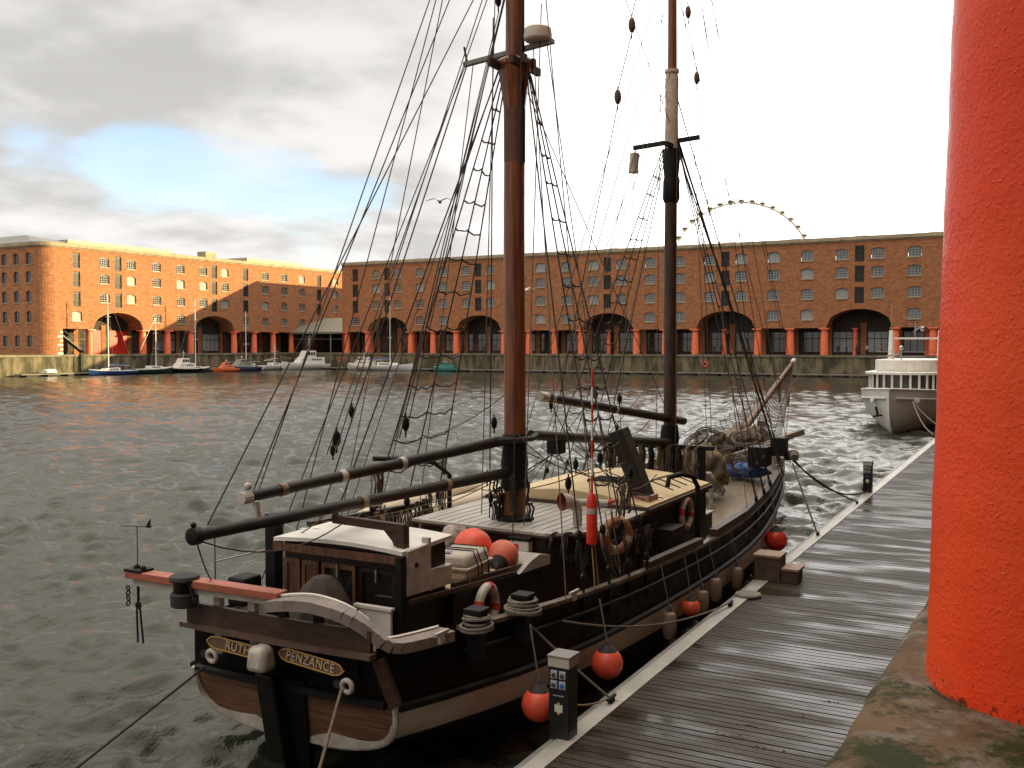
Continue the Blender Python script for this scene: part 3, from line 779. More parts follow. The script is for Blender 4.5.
# ================================================================= PONTOON
PA = math.atan(.021)     # the pontoon runs 1.2 degrees off the quay line
def ppt(x, y, z=.6):     # pontoon frame: origin on its seaward edge, x towards the quay
    c, s = math.cos(PA), math.sin(PA); return Vector((-5.30+x*c-y*s, 9+x*s+y*c, z))
def pontoon():
    t = thing('floating_pontoon', 'long floating pontoon walkway of wet ribbed dark decking with pale metal edge beside the ship', 'pontoon', (-5.30, 9, 0), PA)
    m = bpy.data.materials.new('wet_decking'); m.use_nodes = True; nt = m.node_tree; L = nt.links.new; p = nt.nodes['Principled BSDF']; p.inputs['Specular IOR Level'].default_value = .27
    tc = nn(nt, 'ShaderNodeTexCoord'); mp = nn(nt, 'ShaderNodeMapping'); mp.inputs['Scale'].default_value = (.7, 2.2, 1); L(tc.outputs['Object'], mp.inputs[0])
    n = nn(nt, 'ShaderNodeTexNoise'); n.inputs['Scale'].default_value = 1.6; n.inputs['Detail'].default_value = 8; L(mp.outputs[0], n.inputs['Vector'])
    cr = nn(nt, 'ShaderNodeValToRGB'); e = cr.color_ramp.elements; e[0].position = .25; e[0].color = (.056, .040, .028, 1); e[1].position = .75; e[1].color = (.030, .021, .014, 1)
    L(n.outputs[0], cr.inputs[0]); L(cr.outputs[0], p.inputs['Base Color'])
    w = nn(nt, 'ShaderNodeTexNoise'); w.inputs['Scale'].default_value = .75; w.inputs['Detail'].default_value = 6; mpw = nn(nt, 'ShaderNodeMapping'); mpw.inputs['Scale'].default_value = (.55, 2.0, 1); L(tc.outputs['Object'], mpw.inputs[0]); L(mpw.outputs[0], w.inputs['Vector'])
    rw = nn(nt, 'ShaderNodeMapRange'); rw.inputs[1].default_value = .40; rw.inputs[2].default_value = .54; rw.inputs[3].default_value = .13; rw.inputs[4].default_value = .52; L(w.outputs[0], rw.inputs[0]); L(rw.outputs[0], p.inputs['Roughness'])
    wv = nn(nt, 'ShaderNodeTexWave', wave_type='BANDS', bands_direction='Y'); wv.inputs['Scale'].default_value = 2*PI/.0725/ (2*PI)*.3183; L(tc.outputs['Object'], wv.inputs['Vector'])
    b = nn(nt, 'ShaderNodeBump'); b.inputs['Distance'].default_value = .001; b.inputs['Strength'].default_value = .1; L(wv.outputs[0], b.inputs['Height'])
    n2 = nn(nt, 'ShaderNodeTexNoise'); n2.inputs['Scale'].default_value = 14; n2.inputs['Detail'].default_value = 5; L(mp.outputs[0], n2.inputs['Vector'])
    b2 = nn(nt, 'ShaderNodeBump'); b2.inputs['Distance'].default_value = .0015; b2.inputs['Strength'].default_value = .25; L(n2.outputs[0], b2.inputs['Height']); L(b.outputs[0], b2.inputs['Normal'])
    L(b2.outputs[0], p.inputs['Normal'])
    mb = MB(); r2 = random.Random(11); y = -9.0
    while y < 66:
        dz = r2.uniform(-.003, .003); tl = r2.uniform(-.0015, .0015)
        x1 = 4.36+.021*y if 0 else 4.40+.0212*(y)
        # one board with four rounded ribs
        nrib = 3; wdt = .122; ch = .012
        prof = []
        for k in range(nrib):
            a = y+wdt*k/nrib; b_ = a+wdt/nrib
            prof += [(a+.001, .6-ch), (a+.005, .6), (b_-.005, .6), (b_-.001, .6-ch)]
        prof = [(y, .56)]+prof+[(y+wdt, .56)]
        vs = [(.23, q, z+dz) for q, z in prof]+[(x1, q, z+dz+tl) for q, z in prof]; w_ = len(prof)
        mb.add(vs, [(i, w_+i, w_+i+1, i+1) for i in range(w_-1)])
        y += .148
    obj('decking', mb, m, t)
    e = MB(); yy = -9
    while yy < 66:
        e.box((0, yy+.003, .42), (.225, yy+5.99, .615)); yy += 6
    obj('edge_beam', e, ALU, t, bevel=.006)
    f = MB(); f.box((-.09, -9, .40), (-.003, 66, .592)); obj('fender_strip', f, ALUD, t)
    fl = MB(); yy = -8.5
    while yy < 64: fl.box((.15, yy, -.5), (4.0, yy+2.6, .40)); yy += 3.1
    obj('float', fl, mat('concrete_float', (.10, .09, .08), .8, var=.4), t)
    sb = MB(); sb.box((.24, -9, .40), (5.6, 66, .555)); obj('subframe', sb, mat('subframe', (.012, .01, .009), .9), t)
    for yv in (2.9, 8.4, 16.0, 21.6):
        c = MB(); c.beam((.10, yv-.13, .68), (.10, yv+.13, .68), .035, .03); c.box((.07, yv-.05, .615), (.13, yv-.02, .675)); c.box((.07, yv+.02, .615), (.13, yv+.05, .675)); obj('cleat', c, BLACKM, t)
    s = MB(); rr = random.Random(8)
    for (cx, cy) in ((2.35, 3.6), (1.75, 2.6), (1.9, 3.0), (2.7, 4.3), (2.2, 2.4)):
        for k in range(9):
            s.ball((cx+rr.gauss(0, .10), cy+rr.gauss(0, .05), .603), rr.uniform(.006, .018), 6, (1.3, 1, .35))
    obj('debris', s, RUBBER, t)
pontoon()

def pedestal(x, y, label):
    p = ppt(x, y)
    t = thing('power_pedestal', label, 'power pedestal', (p.x, p.y, .61), PA, 'electricity pedestals on the pontoon')
    b = MB(); b.box((-.13, -.13, 0), (.13, .13, .88)); obj('body', b, mat('pedestal_black', (.010, .010, .011), .3), t, bevel=.008)
    c = MB(); c.box((-.14, -.14, .863), (.14, .14, .98)); obj('lamp_band', c, mat('lamp_diffuser', (.46, .42, .36), .4), t, bevel=.006)
    c = MB(); c.box((-.15, -.15, .983), (.15, .15, 1.005)); obj('lid', c, mat('lid_grey', (.20, .19, .18), .4), t, bevel=.006)
    # sockets on the face towards the camera
    for i, (sx, sz) in enumerate(((-.055, .78), (.055, .78), (-.055, .66), (.055, .66))):
        s = MB(); s.box((sx-.042, -.152, sz-.048), (sx+.042, -.136, sz+.048)); so_ = obj('socket', s, mat('socket_grey', (.42, .44, .47), .4), t, bevel=.004)
        d = MB(); d.lathe([(.026, 0), (.026, .018), (.018, .02)], 12, (sx, -.152, sz-.006), (0, -1, 0)); obj('cover', d, mat('socket_blue', (.03, .12, .42), .35) if i == 3 else mat('socket_dark', (.05, .05, .055), .4), so_)
    s = MB(); s.box((-.05, -.140, .33), (.055, -.1365, .42)); pl = obj('sticker', s, mat('sticker_white', (.62, .58, .5), .5), t)
    s = MB(); s.box((-.015, -.142, .305), (.02, -.1402, .33)); s.box((-.015, -.142, .42), (.02, -.1402, .445)); obj('sticker_tab', s, mat('sticker_yellow', (.55, .38, .08), .5), pl)
    s = MB()
    for k in range(9): s.box((-.075+k*.017, -.140, .520), (-.075+k*.017+.011, -.1365, .532+.004*(k % 2)))
    obj('lettering', s, mat('socket_grey', (.42, .44, .47), .4), t)
    return t
pedestal(.02, 1.60, 'nearest black power pedestal with grey cap and four sockets on the pontoon edge')
pedestal(-.0, 24.2, 'far small black power pedestal on the pontoon edge beyond the wooden step')

def steps():
    p = ppt(.33, 10.9)
    t = thing('boarding_step', 'brown wooden two-tier boarding step on the pontoon beside the hull', 'step', (p.x, p.y, .617), PA); t.scale = (.74, .74, .86)
    W1 = mat('step_top', (.30, .18, .11), .6, var=.3, vs=5); W2 = mat('step_side', (.09, .05, .035), .6, var=.4, vs=5)
    a = MB(); a.box((-.52, -.36, 0), (.16, .30, .54)); obj('upper_box', a, W2, t)
    a = MB(); a.box((-.56, -.40, .543), (.18, .34, .60)); obj('upper_tread', a, W1, t, bevel=.006)
    a = MB(); a.box((.185, -.34, 0), (.62, .28, .27)); obj('lower_box', a, W2, t)
    a = MB(); a.box((.185, -.38, .273), (.66, .32, .33)); obj('lower_tread', a, W1, t, bevel=.006)
    p = ppt(.18, 9.3)
    d = MB(); d.lathe([(.24, 0), (.25, .02), (.23, .045), (.05, .05)], 24); o = obj('hatch_disc', d, mat('disc_grey', (.20, .18, .14), .6, var=.3), loc=(p.x, p.y, .618), smooth=True); tag(o, 'flat round grey disc lying on the pontoon edge by the wooden step', 'disc')
steps()

# ================================================================= THE SHIP
SA = R_(1.2); SO = Vector((-8.18, 9, 0))
def S(x, y, z):
    c, s = math.cos(SA), math.sin(SA); return Vector((SO.x+x*c-y*s, SO.y+x*s+y*c, z))
ship = thing('sailing_ship', 'old two-masted black wooden sailing ship moored stern towards us along the pontoon', 'sailing ship', SO, SA)
def interp(t, xs, ys): return float(np.interp(t, xs, ys))
def smooth_interp(t, xs, ys):
    # monotone-ish Catmull-Rom
    xs = list(xs); ys = list(ys)
    if t <= xs[0]: return ys[0]
    if t >= xs[-1]: return ys[-1]
    i = max(j for j in range(len(xs)) if xs[j] <= t); i = min(i, len(xs)-2)
    h = xs[i+1]-xs[i]; u = (t-xs[i])/h
    def sl(j):
        if j == 0: return (ys[1]-ys[0])/(xs[1]-xs[0])
        if j == len(xs)-1: return (ys[-1]-ys[-2])/(xs[-1]-xs[-2])
        return (ys[j+1]-ys[j-1])/(xs[j+1]-xs[j-1])
    m0, m1 = sl(i)*h, sl(i+1)*h
    return (2*u**3-3*u*u+1)*ys[i]+(u**3-2*u*u+u)*m0+(-2*u**3+3*u*u)*ys[i+1]+(u**3-u*u)*m1
HY = [0, 1, 3, 6, 10, 13, 16, 18.5, 20.3, 21.4, 21.9]
HB = [1.54, 1.80, 2.10, 2.30, 2.36, 2.28, 1.98, 1.52, .92, .38, .05]
HS = [1.93, 1.87, 1.76, 1.64, 1.58, 1.68, 1.92, 2.22, 2.48, 2.66, 2.74]
HST = [1.29, 1.20, 1.04, .97, .95, 1.04, 1.32, 1.60, 1.85, 2.02, 2.1]
HW = [.88, .80, .66, .55, .50, .50, .55, .6, .65, .7, .72]
HK = [.62, .35, -.5, -1.2, -1.2, -1.2, -1.2, -1.1, -.7, .3, 1.9]
HN = [8.0, 6.0, 3.6, 3.1, 3.2, 2.9, 2.3, 1.9, 1.6, 1.4, 1.3]
def hbf(y): return smooth_interp(y, HY, HB)
def hb(y): return hbf(y)-.15*max(0, 1-max(0, y)/3)
def hs(y): return smooth_interp(y, HY, HS)
def hst(y): return smooth_interp(y, HY, HST)
def hw(y, z):
    zk = smooth_interp(y, HY, HK); zs = hs(y); s = min(1, max(0, (z-zk)/(zs-zk))); n = smooth_interp(y, HY, HN)
    zt = hst(y); t = max(0, (z-zt)/(zs-zt)) if zs > zt else 0
    return hbf(y)*(1-(1-s)**n)**.5-.15*t*max(0, 1-max(0, y)/3)
def ysh(y, z):   # stern rake: the transom leans aft towards the top
    f = max(0, 1-y/1.2); return y-f*(.30*(z-.45)/1.5)
def hull():
    ys = [0, .3, .6, 1, 1.5, 2, 3, 4, 5, 6, 7, 8, 9, 10, 11, 12, 13, 14, 15, 16, 17, 17.7, 18.4, 19, 19.6, 20.2, 20.7, 21.1, 21.5, 21.8, 21.9]
    def zrow(y):
        zk, zw, zt, zs = smooth_interp(y, HY, HK), smooth_interp(y, HY, HW), hst(y), hs(y)
        zw = max(zw, zk+.02); zt = max(zt, zw+.02)
        r = [zk+(zw-zk)*(i/7)**1.6 for i in range(8)]+[zw+(zt-zw)*(i/4) for i in range(1, 5)]+[zt+(zs-zt)*(i/4) for i in range(1, 5)]
        return r
    mats = [ANTIF, GREYB, BLACK]
    nR = 16
    mb = MB()
    for sgn in (1, -1):
        base = len(mb.v)
        for y in ys:
            for z in zrow(y): mb.v.append((sgn*hw(y, z), ysh(y, z), z))
        for i in range(len(ys)-1):
            for j in range(nR-1):
                f = (base+i*nR+j, base+(i+1)*nR+j, base+(i+1)*nR+j+1, base+i*nR+j+1)
                mb.f.append(f if sgn > 0 else f[::-1]); mb.m.append(0 if j < 7 else (1 if j < 11 else 2))
    obj('hull', mb, mats, ship, smooth=True, ang=30)
    # transom face
    tr = MB(); zr = zrow(0)
    for j in range(nR-1):
        z0, z1 = zr[j], zr[j+1]; tr.mi = 0 if j < 11 else 1
        n = 6
        for k in range(n):
            a0 = -hw(0, z0)+2*hw(0, z0)*k/n; b0 = -hw(0, z0)+2*hw(0, z0)*(k+1)/n; a1 = -hw(0, z1)+2*hw(0, z1)*k/n; b1 = -hw(0, z1)+2*hw(0, z1)*(k+1)/n
            bow = lambda x: -.06*(1-(x/1.6)**2)
            tr.quad((a0, ysh(0, z0)+bow(a0), z0), (b0, ysh(0, z0)+bow(b0), z0), (b1, ysh(0, z1)+bow(b1), z1), (a1, ysh(0, z1)+bow(a1), z1))
    obj('transom', tr, [TRANSW, BLACK], ship)
    # white moulding round the lower transom edge
    for sgn in (1, -1):
        m_ = MB(); pts = [(sgn*(hw(0, z)*.99), ysh(0, z)-.03, z-.0) for z in zr[1:12]]
        m_.tube(pts, .038, 8); obj('transom_moulding', m_, WHITE2, ship, smooth=True)
    for sgn in (1, -1):
        w = MB(); outer = []; inner = []
        for j in range(1, 10):
            z = zr[j]; x = hw(0, z)*.985; f = max(0, 1-(j-1)/8.0)
            outer.append((sgn*x, ysh(0, z)-.075, z)); inner.append((sgn*max(.02, x-.02-.10*(1-f)*0-.05*f), ysh(0, z)-.085, z+.20*f*f+.01))
        for j in range(len(outer)-1): w.quad(outer[j], inner[j], inner[j+1], outer[j+1])
        w.quad((0, ysh(0, .45)-.09, zr[1]-.02), (0, ysh(0, .45)-.09, zr[1]+.22), inner[0], outer[0])
        obj('transom_lower_plank', w, WHITE2, ship)
    # rubbing strakes
    for sgn in (1, -1):
        a = MB()
        pts = [(sgn*(hw(y, hst(y))+.03), ysh(y, hst(y)), hst(y)) for y in ys[:-1]]
        a.tube(pts, .055, 6); obj('rubbing_strake', a, BLACKM, ship)
        b = MB(); pts = [(sgn*(hw(y, hs(y)-.24)+.02), ysh(y, hs(y)-.24), hs(y)-.24) for y in ys[3:-2]]
        b.tube(pts, .032, 6); obj('rubbing_strake', b, BLACKM, ship)
        c = MB()
        for i in range(3, len(ys)-2):
            y0, y1 = ys[i], ys[i+1]
            c.beam((sgn*(hb(y0)-.02), y0, hs(y0)+.025), (sgn*(hb(y1)-.02), y1, hs(y1)+.025), .12, .055)
        obj('rail_cap', c, mat('rail_cap', (.20, .15, .11), .35, col2=(.05, .035, .028), vs=3, detail=8), ship)
        d = MB()
        for i in range(len(ys)-2):
            y0, y1 = ys[i], ys[i+1]; o_ = .10
            if hb(y1) < .3: continue
            d.quad((sgn*(hb(y0)-o_), ysh(y0, 1.9)+.05, hs(y0)), (sgn*(hb(y1)-o_), y1, hs(y1)), (sgn*(hb(y1)-o_), y1, hs(y1)-.55), (sgn*(hb(y0)-o_), y0+.05, hs(y0)-.55))
        obj('bulwark_inside', d, WHITE2 if sgn < 0 else BLACKM, ship)
    a = MB(); a.tube([(x, ysh(0, 1.29)-.07-.05*(1-(x/1.6)**2), 1.31) for x in np.linspace(-1.42, 1.42, 9)], .05, 6); obj('rubbing_strake', a, BLACKM, ship)
    # decks
    d = MB()
    for i in range(len(ys)-3):
        y0, y1 = ys[i], ys[i+1]
        for k in range(8):
            u0, u1 = -1+k/4, -1+(k+1)/4; cam_ = lambda u: .05*(1-u*u)
            d.quad((u0*(hb(y0)-.08), y0-.1*(i == 0), hs(y0)-.50+cam_(u0)), (u1*(hb(y0)-.08), y0-.1*(i == 0), hs(y0)-.50+cam_(u1)), (u1*(hb(y1)-.08), y1, hs(y1)-.50+cam_(u1)), (u0*(hb(y1)-.08), y1, hs(y1)-.50+cam_(u0)))
    obj('deck', d, TEAK, ship)
    st = MB(); st.beam((0, 21.75, -.6), (0, 22.1, 2.9), .22, .35); obj('stem', st, BLACKM, ship)
    # stanchions along the starboard bulwark
    for y in list(np.arange(12.5, 20, .85)):
        s_ = MB(); x = hb(y)-.16; s_.box((x-.05, y-.05, hs(y)-.5), (x+.05, y+.05, hs(y)+.0)); obj('stanchion', s_, BLACKM if y < 16 else WHITE2, ship)
    # raised pieces of rail forward
    r = MB(); 
    for y0, y1 in ((6.0, 8.6),): r.beam((hb(y0)-.03, y0, hs(y0)+.10), (hb(y1)-.03, y1, hs(y1)+.10), .13, .12)
    for y0, y1 in ((9.4, 11.6), (11.6, 14), (14, 16.2)): r.beam((hb(y0)-.03, y0, hs(y0)+.12), (hb(y1)-.03, y1, hs(y1)+.12), .15, .15)
    obj('raised_rail', r, BROWNR, ship)
hull()

def text_mesh(txt, size, ext=.008):
    cu = bpy.data.curves.new('lettering', 'FONT'); cu.body = txt; cu.size = size; cu.extrude = ext; cu.align_x = 'CENTER'; cu.align_y = 'CENTER'; cu.space_character = 1.08
    o = bpy.data.objects.new('tmp', cu); COL.objects.link(o); bpy.context.view_layer.update()
    me = bpy.data.meshes.new_from_object(o.evaluated_get(bpy.context.evaluated_depsgraph_get()))
    bpy.data.objects.remove(o); return me
def stern():
    # brown plank wale along the top of the transom and taffrail
    def ty(x): return -.40-.05*(1-(x/1.6)**2)
    w = MB(); N = 10
    for i in range(N):
        a = -1.36+2.74*i/N; b = a+2.74/N
        w.beam((a, ty(a)-.02, 2.06), (b, ty(b)-.02, 2.06), .06, .26)
    obj('taffrail_plank', w, BROWNR, ship)
    w = MB()
    for i in range(N):
        a = -1.42+2.84*i/N; b = a+2.84/N
        w.beam((a, ty(a)-.05, 1.92), (b, ty(b)-.05, 1.92), .13, .06)
    obj('taffrail_moulding', w, mat('moulding_brown', (.13, .075, .055), .4, var=.4, vs=6), ship)
    # horseshoe coaming
    pts = [(.12, -.60, 2.36), (.4, -.60, 2.41), (.7, -.56, 2.42), (1.05, -.48, 2.34), (1.28, -.36, 2.18), (1.46, -.22, 1.99), (1.58, .10, 1.95), (1.72, .62, 1.93)]
    P = []
    for i in range(len(pts)-1):
        for k in range(3):
            u = k/3; P.append(Vector([smooth_interp(i+u, range(len(pts)), [p[j] for p in pts]) for j in range(3)]))
    P.append(Vector(pts[-1])); c = MB()
    for i in range(len(P)-1):
        a, b = P[i], P[i+1]; c.beam(a, b+(b-a)*.05, .24, .12)
    obj('horseshoe_rail', c, GREYRAIL, ship)
    e = MB(); e.tube([p+Vector((-p.x*.075, .0+(.12 if abs(p.x) < 1.3 else 0), .075)) for p in P], .018, 5); obj('rail_edge', e, WHITE, ship)
    for x, y in ((-.9, -.5), (-.35, -.5), (.12, -.52), (.62, -.50), (1.05, -.42)):
        s_ = MB(); s_.beam((x, y+.14, 1.6), (x, y+.10, 2.36), .10, .08); obj('rail_support', s_, BLACKM if x > .1 else WHITE2, ship)
    # rudder with white stock cap
    r = MB(); r.prism([(-.13, .05, -.9), (-.13, -.55, -.9), (-.13, -.36, .2), (-.13, -.58, 1.30), (-.13, -.30, 1.32), (-.13, .1, .45)], (.26, 0, 0)); obj('rudder', r, BLACKM, ship, loc=(.10, 0, .22), bevel=.02)
    r = MB(); r.box((-.04, -.74, 1.58), (.25, -.46, 1.88), taper=.82); obj('rudder_head', r, WHITE2, ship, bevel=.07, smooth=True)
    st = MB(); st.beam((0.14, .12, -.6), (0.30, -.26, 1.44), .26, .18); obj('sternpost', st, BLACKM, ship)
    # name boards
    for txt, cx, wdt in (('RUTH', -.54, .72), ('PENZANCE', .60, .84)):
        n = 8; cz = 1.76; b = MB(); hh = .068
        base = Vector((cx, ty(cx)-.07, cz))
        tilt = R_(-14)
        out = [(-wdt/2-.06, 0), (-wdt/2, hh*.75), (-wdt/2+.08, hh), (wdt/2-.08, hh), (wdt/2, hh*.75), (wdt/2+.06, 0), (wdt/2, -hh*.75), (wdt/2-.08, -hh), (-wdt/2+.08, -hh), (-wdt/2, -hh*.75)]
        b.prism([(x, 0, z) for x, z in out], (0, .03, 0)); nb = obj('name_board', b, BOARDB, ship, loc=base)
        nb.rotation_euler = (R_(-9), 0, R_(2 if cx < 0 else -2)); nb.rotation_euler[1] = R_(4)
        g = MB(); g.tube([(x, -.008, z) for x, z in out], .010, 4, closed=True); obj('gilt_edge', g, GOLD, nb)
        me = text_mesh(txt, .145 if txt == 'RUTH' else .142); me.materials.append(LETTER)
        lo = bpy.data.objects.new('lettering', me); COL.objects.link(lo); lo.parent = nb; lo.location = (.06 if cx < 0 else 0, -.008, -.002); lo.rotation_euler = (R_(90), 0, 0); lo.scale = (.95 if cx < 0 else .93, 1, 1)
    # hawse holes with white rope rings
    for x, z in ((-.90, 1.60), (1.10, 1.56)):
        h = MB(); h.ring((x, ty(x)-.08, z), (0, 1, .1), .068, .03, 16, 8); h0 = obj('fairlead', h, WHITE2, ship, smooth=True)
        h = MB(); h.lathe([(.05, 0), (.05, .02)], 12, (x, ty(x)-.07, z), (0, 1, 0)); obj('hole', h, RUBBER, h0)
    # corner post at the starboard quarter
    q = MB(); q.beam((1.40, -.34, 1.86), (1.56, -.24, 1.33), .16, .06, upv=(0, 1, 0)); obj('quarter_post', q, BROWNR, ship)
    # bracket beam
stern()
def skew_stern():
    # the quarter is fuller to starboard
    for o in kids(ship):
        if o.type != 'MESH' or o.name.startswith(('rudder', 'sternpost')): continue
        if o.location.length > .01:
            o.location.x += .15*max(0, 1-max(0, o.location.y)/3); continue
        me = o.data; co = np.empty(len(me.vertices)*3); me.vertices.foreach_get('co', co); co = co.reshape(-1, 3)
        co[:, 0] += .15*np.clip(1-np.clip(co[:, 1], 0, 9)/3, 0, 1); me.vertices.foreach_set('co', co.ravel()); me.update()
skew_stern()

def red_beam():
    t = thing('timber_beam', 'reddish timber beam laid across the stern rail and jutting out to port', 'beam', S(-1.3, -.42, 2.42), SA)
    a = MB(); a.beam((-.74, -.16, .05), (1.60, -.04, .02), .20, .09); obj('plank', a, PINK, t, bevel=.008)
    b = MB(); b.beam((-.66, -.15, -.04), (.3, -.10, -.055), .10, .10); b.beam((.3, -.10, -.055), (1.5, -.05, -.06), .09, .07); obj('lower_batten', b, WHITE2, t)
    c = MB(); c.box((-1.78, .30, .07), (-1.50, .52, .10)); c.ball((-1.68, .42, .11), .04); c.ball((-1.55, .40, .11), .04); obj('end_fitting', c, BLACKM, t)
    r = MB(); r.tube([(-1.66, .41, .1), (-1.66, .41, .62)], .006, 5); m0 = obj('antenna', r, BLACKM, t)
    v = MB(); v.tube([(-1.95, .41, .60), (-1.40, .41, .64)], .006, 4); v.add([(-1.52, .41, .62), (-1.42, .405, .62), (-1.42, .405, .74)], [(0, 1, 2)]); v.add([(-1.52, .415, .62), (-1.42, .41, .62), (-1.42, .41, .74)], [(2, 1, 0)]); obj('wind_vane', v, BLACKM, m0)
    k = MB()
    for j in range(4): k.ring((-1.82, .40, -.16-.065*j), (1, 0, 0) if j % 2 else (0, 1, 0), .028, .010, 10, 5)
    obj('shackle', k, BLACKM, t)
    k = MB(); k.tube([(-1.64, .40, -.1), (-1.63, .39, -.30)], .018, 5); 
    for dx in (-.03, .03): 
        k.tube([(-1.63, .39, -.30), (-1.63+dx, .39, -.42), (-1.60+dx*1.6, .39, -.82)], .013, 5)
    k.ring((-1.63, .39, -.36), (0, 1, 0), .04, .012, 12, 5)
    obj('hanging_hooks', k, BLACKM, t)
    for ch in [q for q in t.children if q.name.split('.')[0] in ('end_fitting', 'antenna', 'shackle', 'hanging_hooks')]: ch.location = (1.03, -.56, .02)
    # canvas-topped black drum slung on the beam
    d = thing('black_drum', 'black rubber drum strapped to the reddish timber beam off the stern', 'drum', S(-1.12, -.58, 2.34), SA)
    a = MB(); a.lathe([(.15, -.17), (.165, -.16), (.165, -.02), (.15, 0)], 20); obj('drum_base', a, RUBBER, d, smooth=True)
    a = MB(); a.lathe([(.12, 0), (.13, .02), (.125, .13), (.10, .14)], 16); obj('drum_body', a, BLACKM, d, smooth=True)
    a = MB(); a.lathe([(.175, .14), (.185, .16), (.17, .20), (.06, .235), (.02, .24)], 20); obj('drum_lid', a, RUBBER, d, smooth=True)
    a = MB(); a.beam((.1, -.05, .2), (.2, -.02, -.1), .05, .02, w2=.05); obj('strap', a, RUBBER, d)
red_beam()

def rope(a, b, r=.012, sag=0, m=None, n=None, name='rigging_line', parent=ship, sides=5, mid=None):
    a = Vector(a); b = Vector(b); n = n or (8 if sag else 1); mb = MB(); r = max(r*.75, .009)
    pts = [a.lerp(b, i/n)-Vector((0, 0, sag*4*(i/n)*(1-i/n))) for i in range(n+1)]
    mb.tube(pts, r, sides); return obj(name, mb, m or ROPED, parent, smooth=True)

def deckhouses():
    # --- aft deckhouse (panelled companion) with white roof
    x0, x1, ya, yb = -.78, 1.15, .72, 1.72
    h = thing('tmp', '', ''); bpy.data.objects.remove(h)
    w = MB(); w.box((x0+.05, ya+.04, 1.35), (x1-.03, yb, 2.78)); obj('aft_deckhouse', w, PANELD, ship)
    for (a, b, m_, k) in ((-.70, -.44, PANELW, 0), (-.41, -.14, PANELW, 0), (-.09, .44, PANELW, 1), (.50, 1.04, PANELD, 1)):
        d = MB(); y = ya+.02
        d.box((a, y-.03, 1.5), (a+.05, y+.02, 2.56)); d.box((b-.05, y-.03, 1.5), (b, y+.02, 2.56)); d.box((a+.05, y-.03, 1.5), (b-.05, y+.02, 1.56)); d.box((a+.05, y-.03, 2.50), (b-.05, y+.02, 2.56))
        if k: d.box((a+.05, y-.03, 1.86), (b-.05, y+.02, 1.92))
        d.box((a+.05, y-.008, 1.56), (b-.05, y+.018, 2.50 if not k else 1.86))
        o = obj('door_panel', d, m_, ship)
        if k:
            g = MB(); g.box((a+.05, y, 1.92), (b-.05, y+.014, 2.50)); obj('door_glass', g, mat('cabin_glass', (.015, .013, .012), .08, spec=.8), o)
            q = MB(); q.box(((a+b)/2-.012, y-.06, 2.40), ((a+b)/2+.012, y-.032, 2.56)); obj('latch', q, METAL, o)
    r = MB(); zt = 2.82
    N = 8
    for i in range(N):
        u0, u1 = i/N, (i+1)/N; xa = x0-.05+(x1-x0+.08)*u0; xb = x0-.05+(x1-x0+.08)*u1; c0, c1 = .05*(1-(2*u0-1)**2), .05*(1-(2*u1-1)**2)
        y2 = yb+.08
        r.add([(xa, ya-.06, zt+c0), (xb, ya-.06, zt+c1), (xb, y2, zt+c1+.02), (xa, y2, zt+c0+.02), (xa, ya-.06, zt-.05+c0), (xb, ya-.06, zt-.05+c1), (xb, y2, zt-.03+c1), (xa, y2, zt-.03+c0)], [(0, 1, 2, 3), (4, 7, 6, 5), (0, 4, 5, 1), (3, 2, 6, 7)]+([(0, 3, 7, 4)] if i == 0 else [])+([(1, 5, 6, 2)] if i == N-1 else []))
    obj('deckhouse_roof', r, WHITE, ship)
    tr = MB(); tr.box((x0-.05, ya-.075, 2.66), (x1+.02, ya-.045, 2.76)); obj('roof_trim', tr, PANELW, ship)
    # white starboard side panel, stepped
    p = MB(); p.prism([(x1+.005, .74, 2.27), (x1+.005, 1.74, 2.22), (x1+.005, 1.74, 2.46), (x1+.005, 1.22, 2.50), (x1+.005, 1.22, 2.83), (x1+.005, .74, 2.81)], (.05, 0, 0)); pp = obj('side_panel', p, WHITE2, ship)
    b = MB(); b.lathe([(.03, 0), (.03, .02), (.012, .03)], 10, (x1+.055, .92, 2.62), (1, 0, 0)); obj('porthole_knob', b, BLACKM, pp)
    q = MB(); q.box((x1-.05, 1.2, 2.5), (x1+.05, 1.26, 2.9)); obj('side_post', q, WHITE2, ship)
    q = MB(); q.box((x1-.75, 1.28, 2.22), (x1+.03, 1.78, 2.47)); obj('locker', q, WHITE, ship)
    # low white panel and corner post at the aft starboard corner
    q = MB(); q.box((.60, .50, 1.35), (1.12, .54, 2.13)); q.box((.58, .48, 2.13), (1.14, .56, 2.165)); obj('cockpit_panel', q, WHITE, ship)
    q = MB(); q.box((x1-.03, .60, 1.35), (x1+.05, .71, 2.76)); obj('corner_post', q, BLACKM, ship)
    q = MB(); q.box((.58, .20, 1.86), (.84, .36, 2.12)); qq = obj('control_box', q, BLACKM, ship, bevel=.01); 
    s_ = MB(); s_.box((.68, .195, 1.94), (.76, .1985, 2.05)); obj('notice', s_, WHITE, qq)
    # trunk cabin forward of it, black sided
    t = MB(); 
    t.prism([(-1.18, 1.72, 1.35), (-1.18, 4.3, 1.25), (-1.18, 4.3, 1.97), (-1.18, 1.72, 2.12)], (2.42, 0, 0)); obj('trunk_cabin', t, BLACKM, ship)
    t = MB(); t.prism([(-1.2, 1.75, 2.123), (-1.2, 3.4, 2.027), (-1.2, 3.4, 2.045), (-1.2, 1.75, 2.143)], (2.40, 0, 0)); obj('trunk_top', t, CREAM, ship)
    t = MB(); t.beam((1.235, .74, 2.20), (1.235, 3.4, 2.02), .05, .06); t.beam((1.18, 1.8, 2.17), (1.18, 3.9, 2.04), .06, .08); obj('trunk_rail', t, BROWNR, ship)
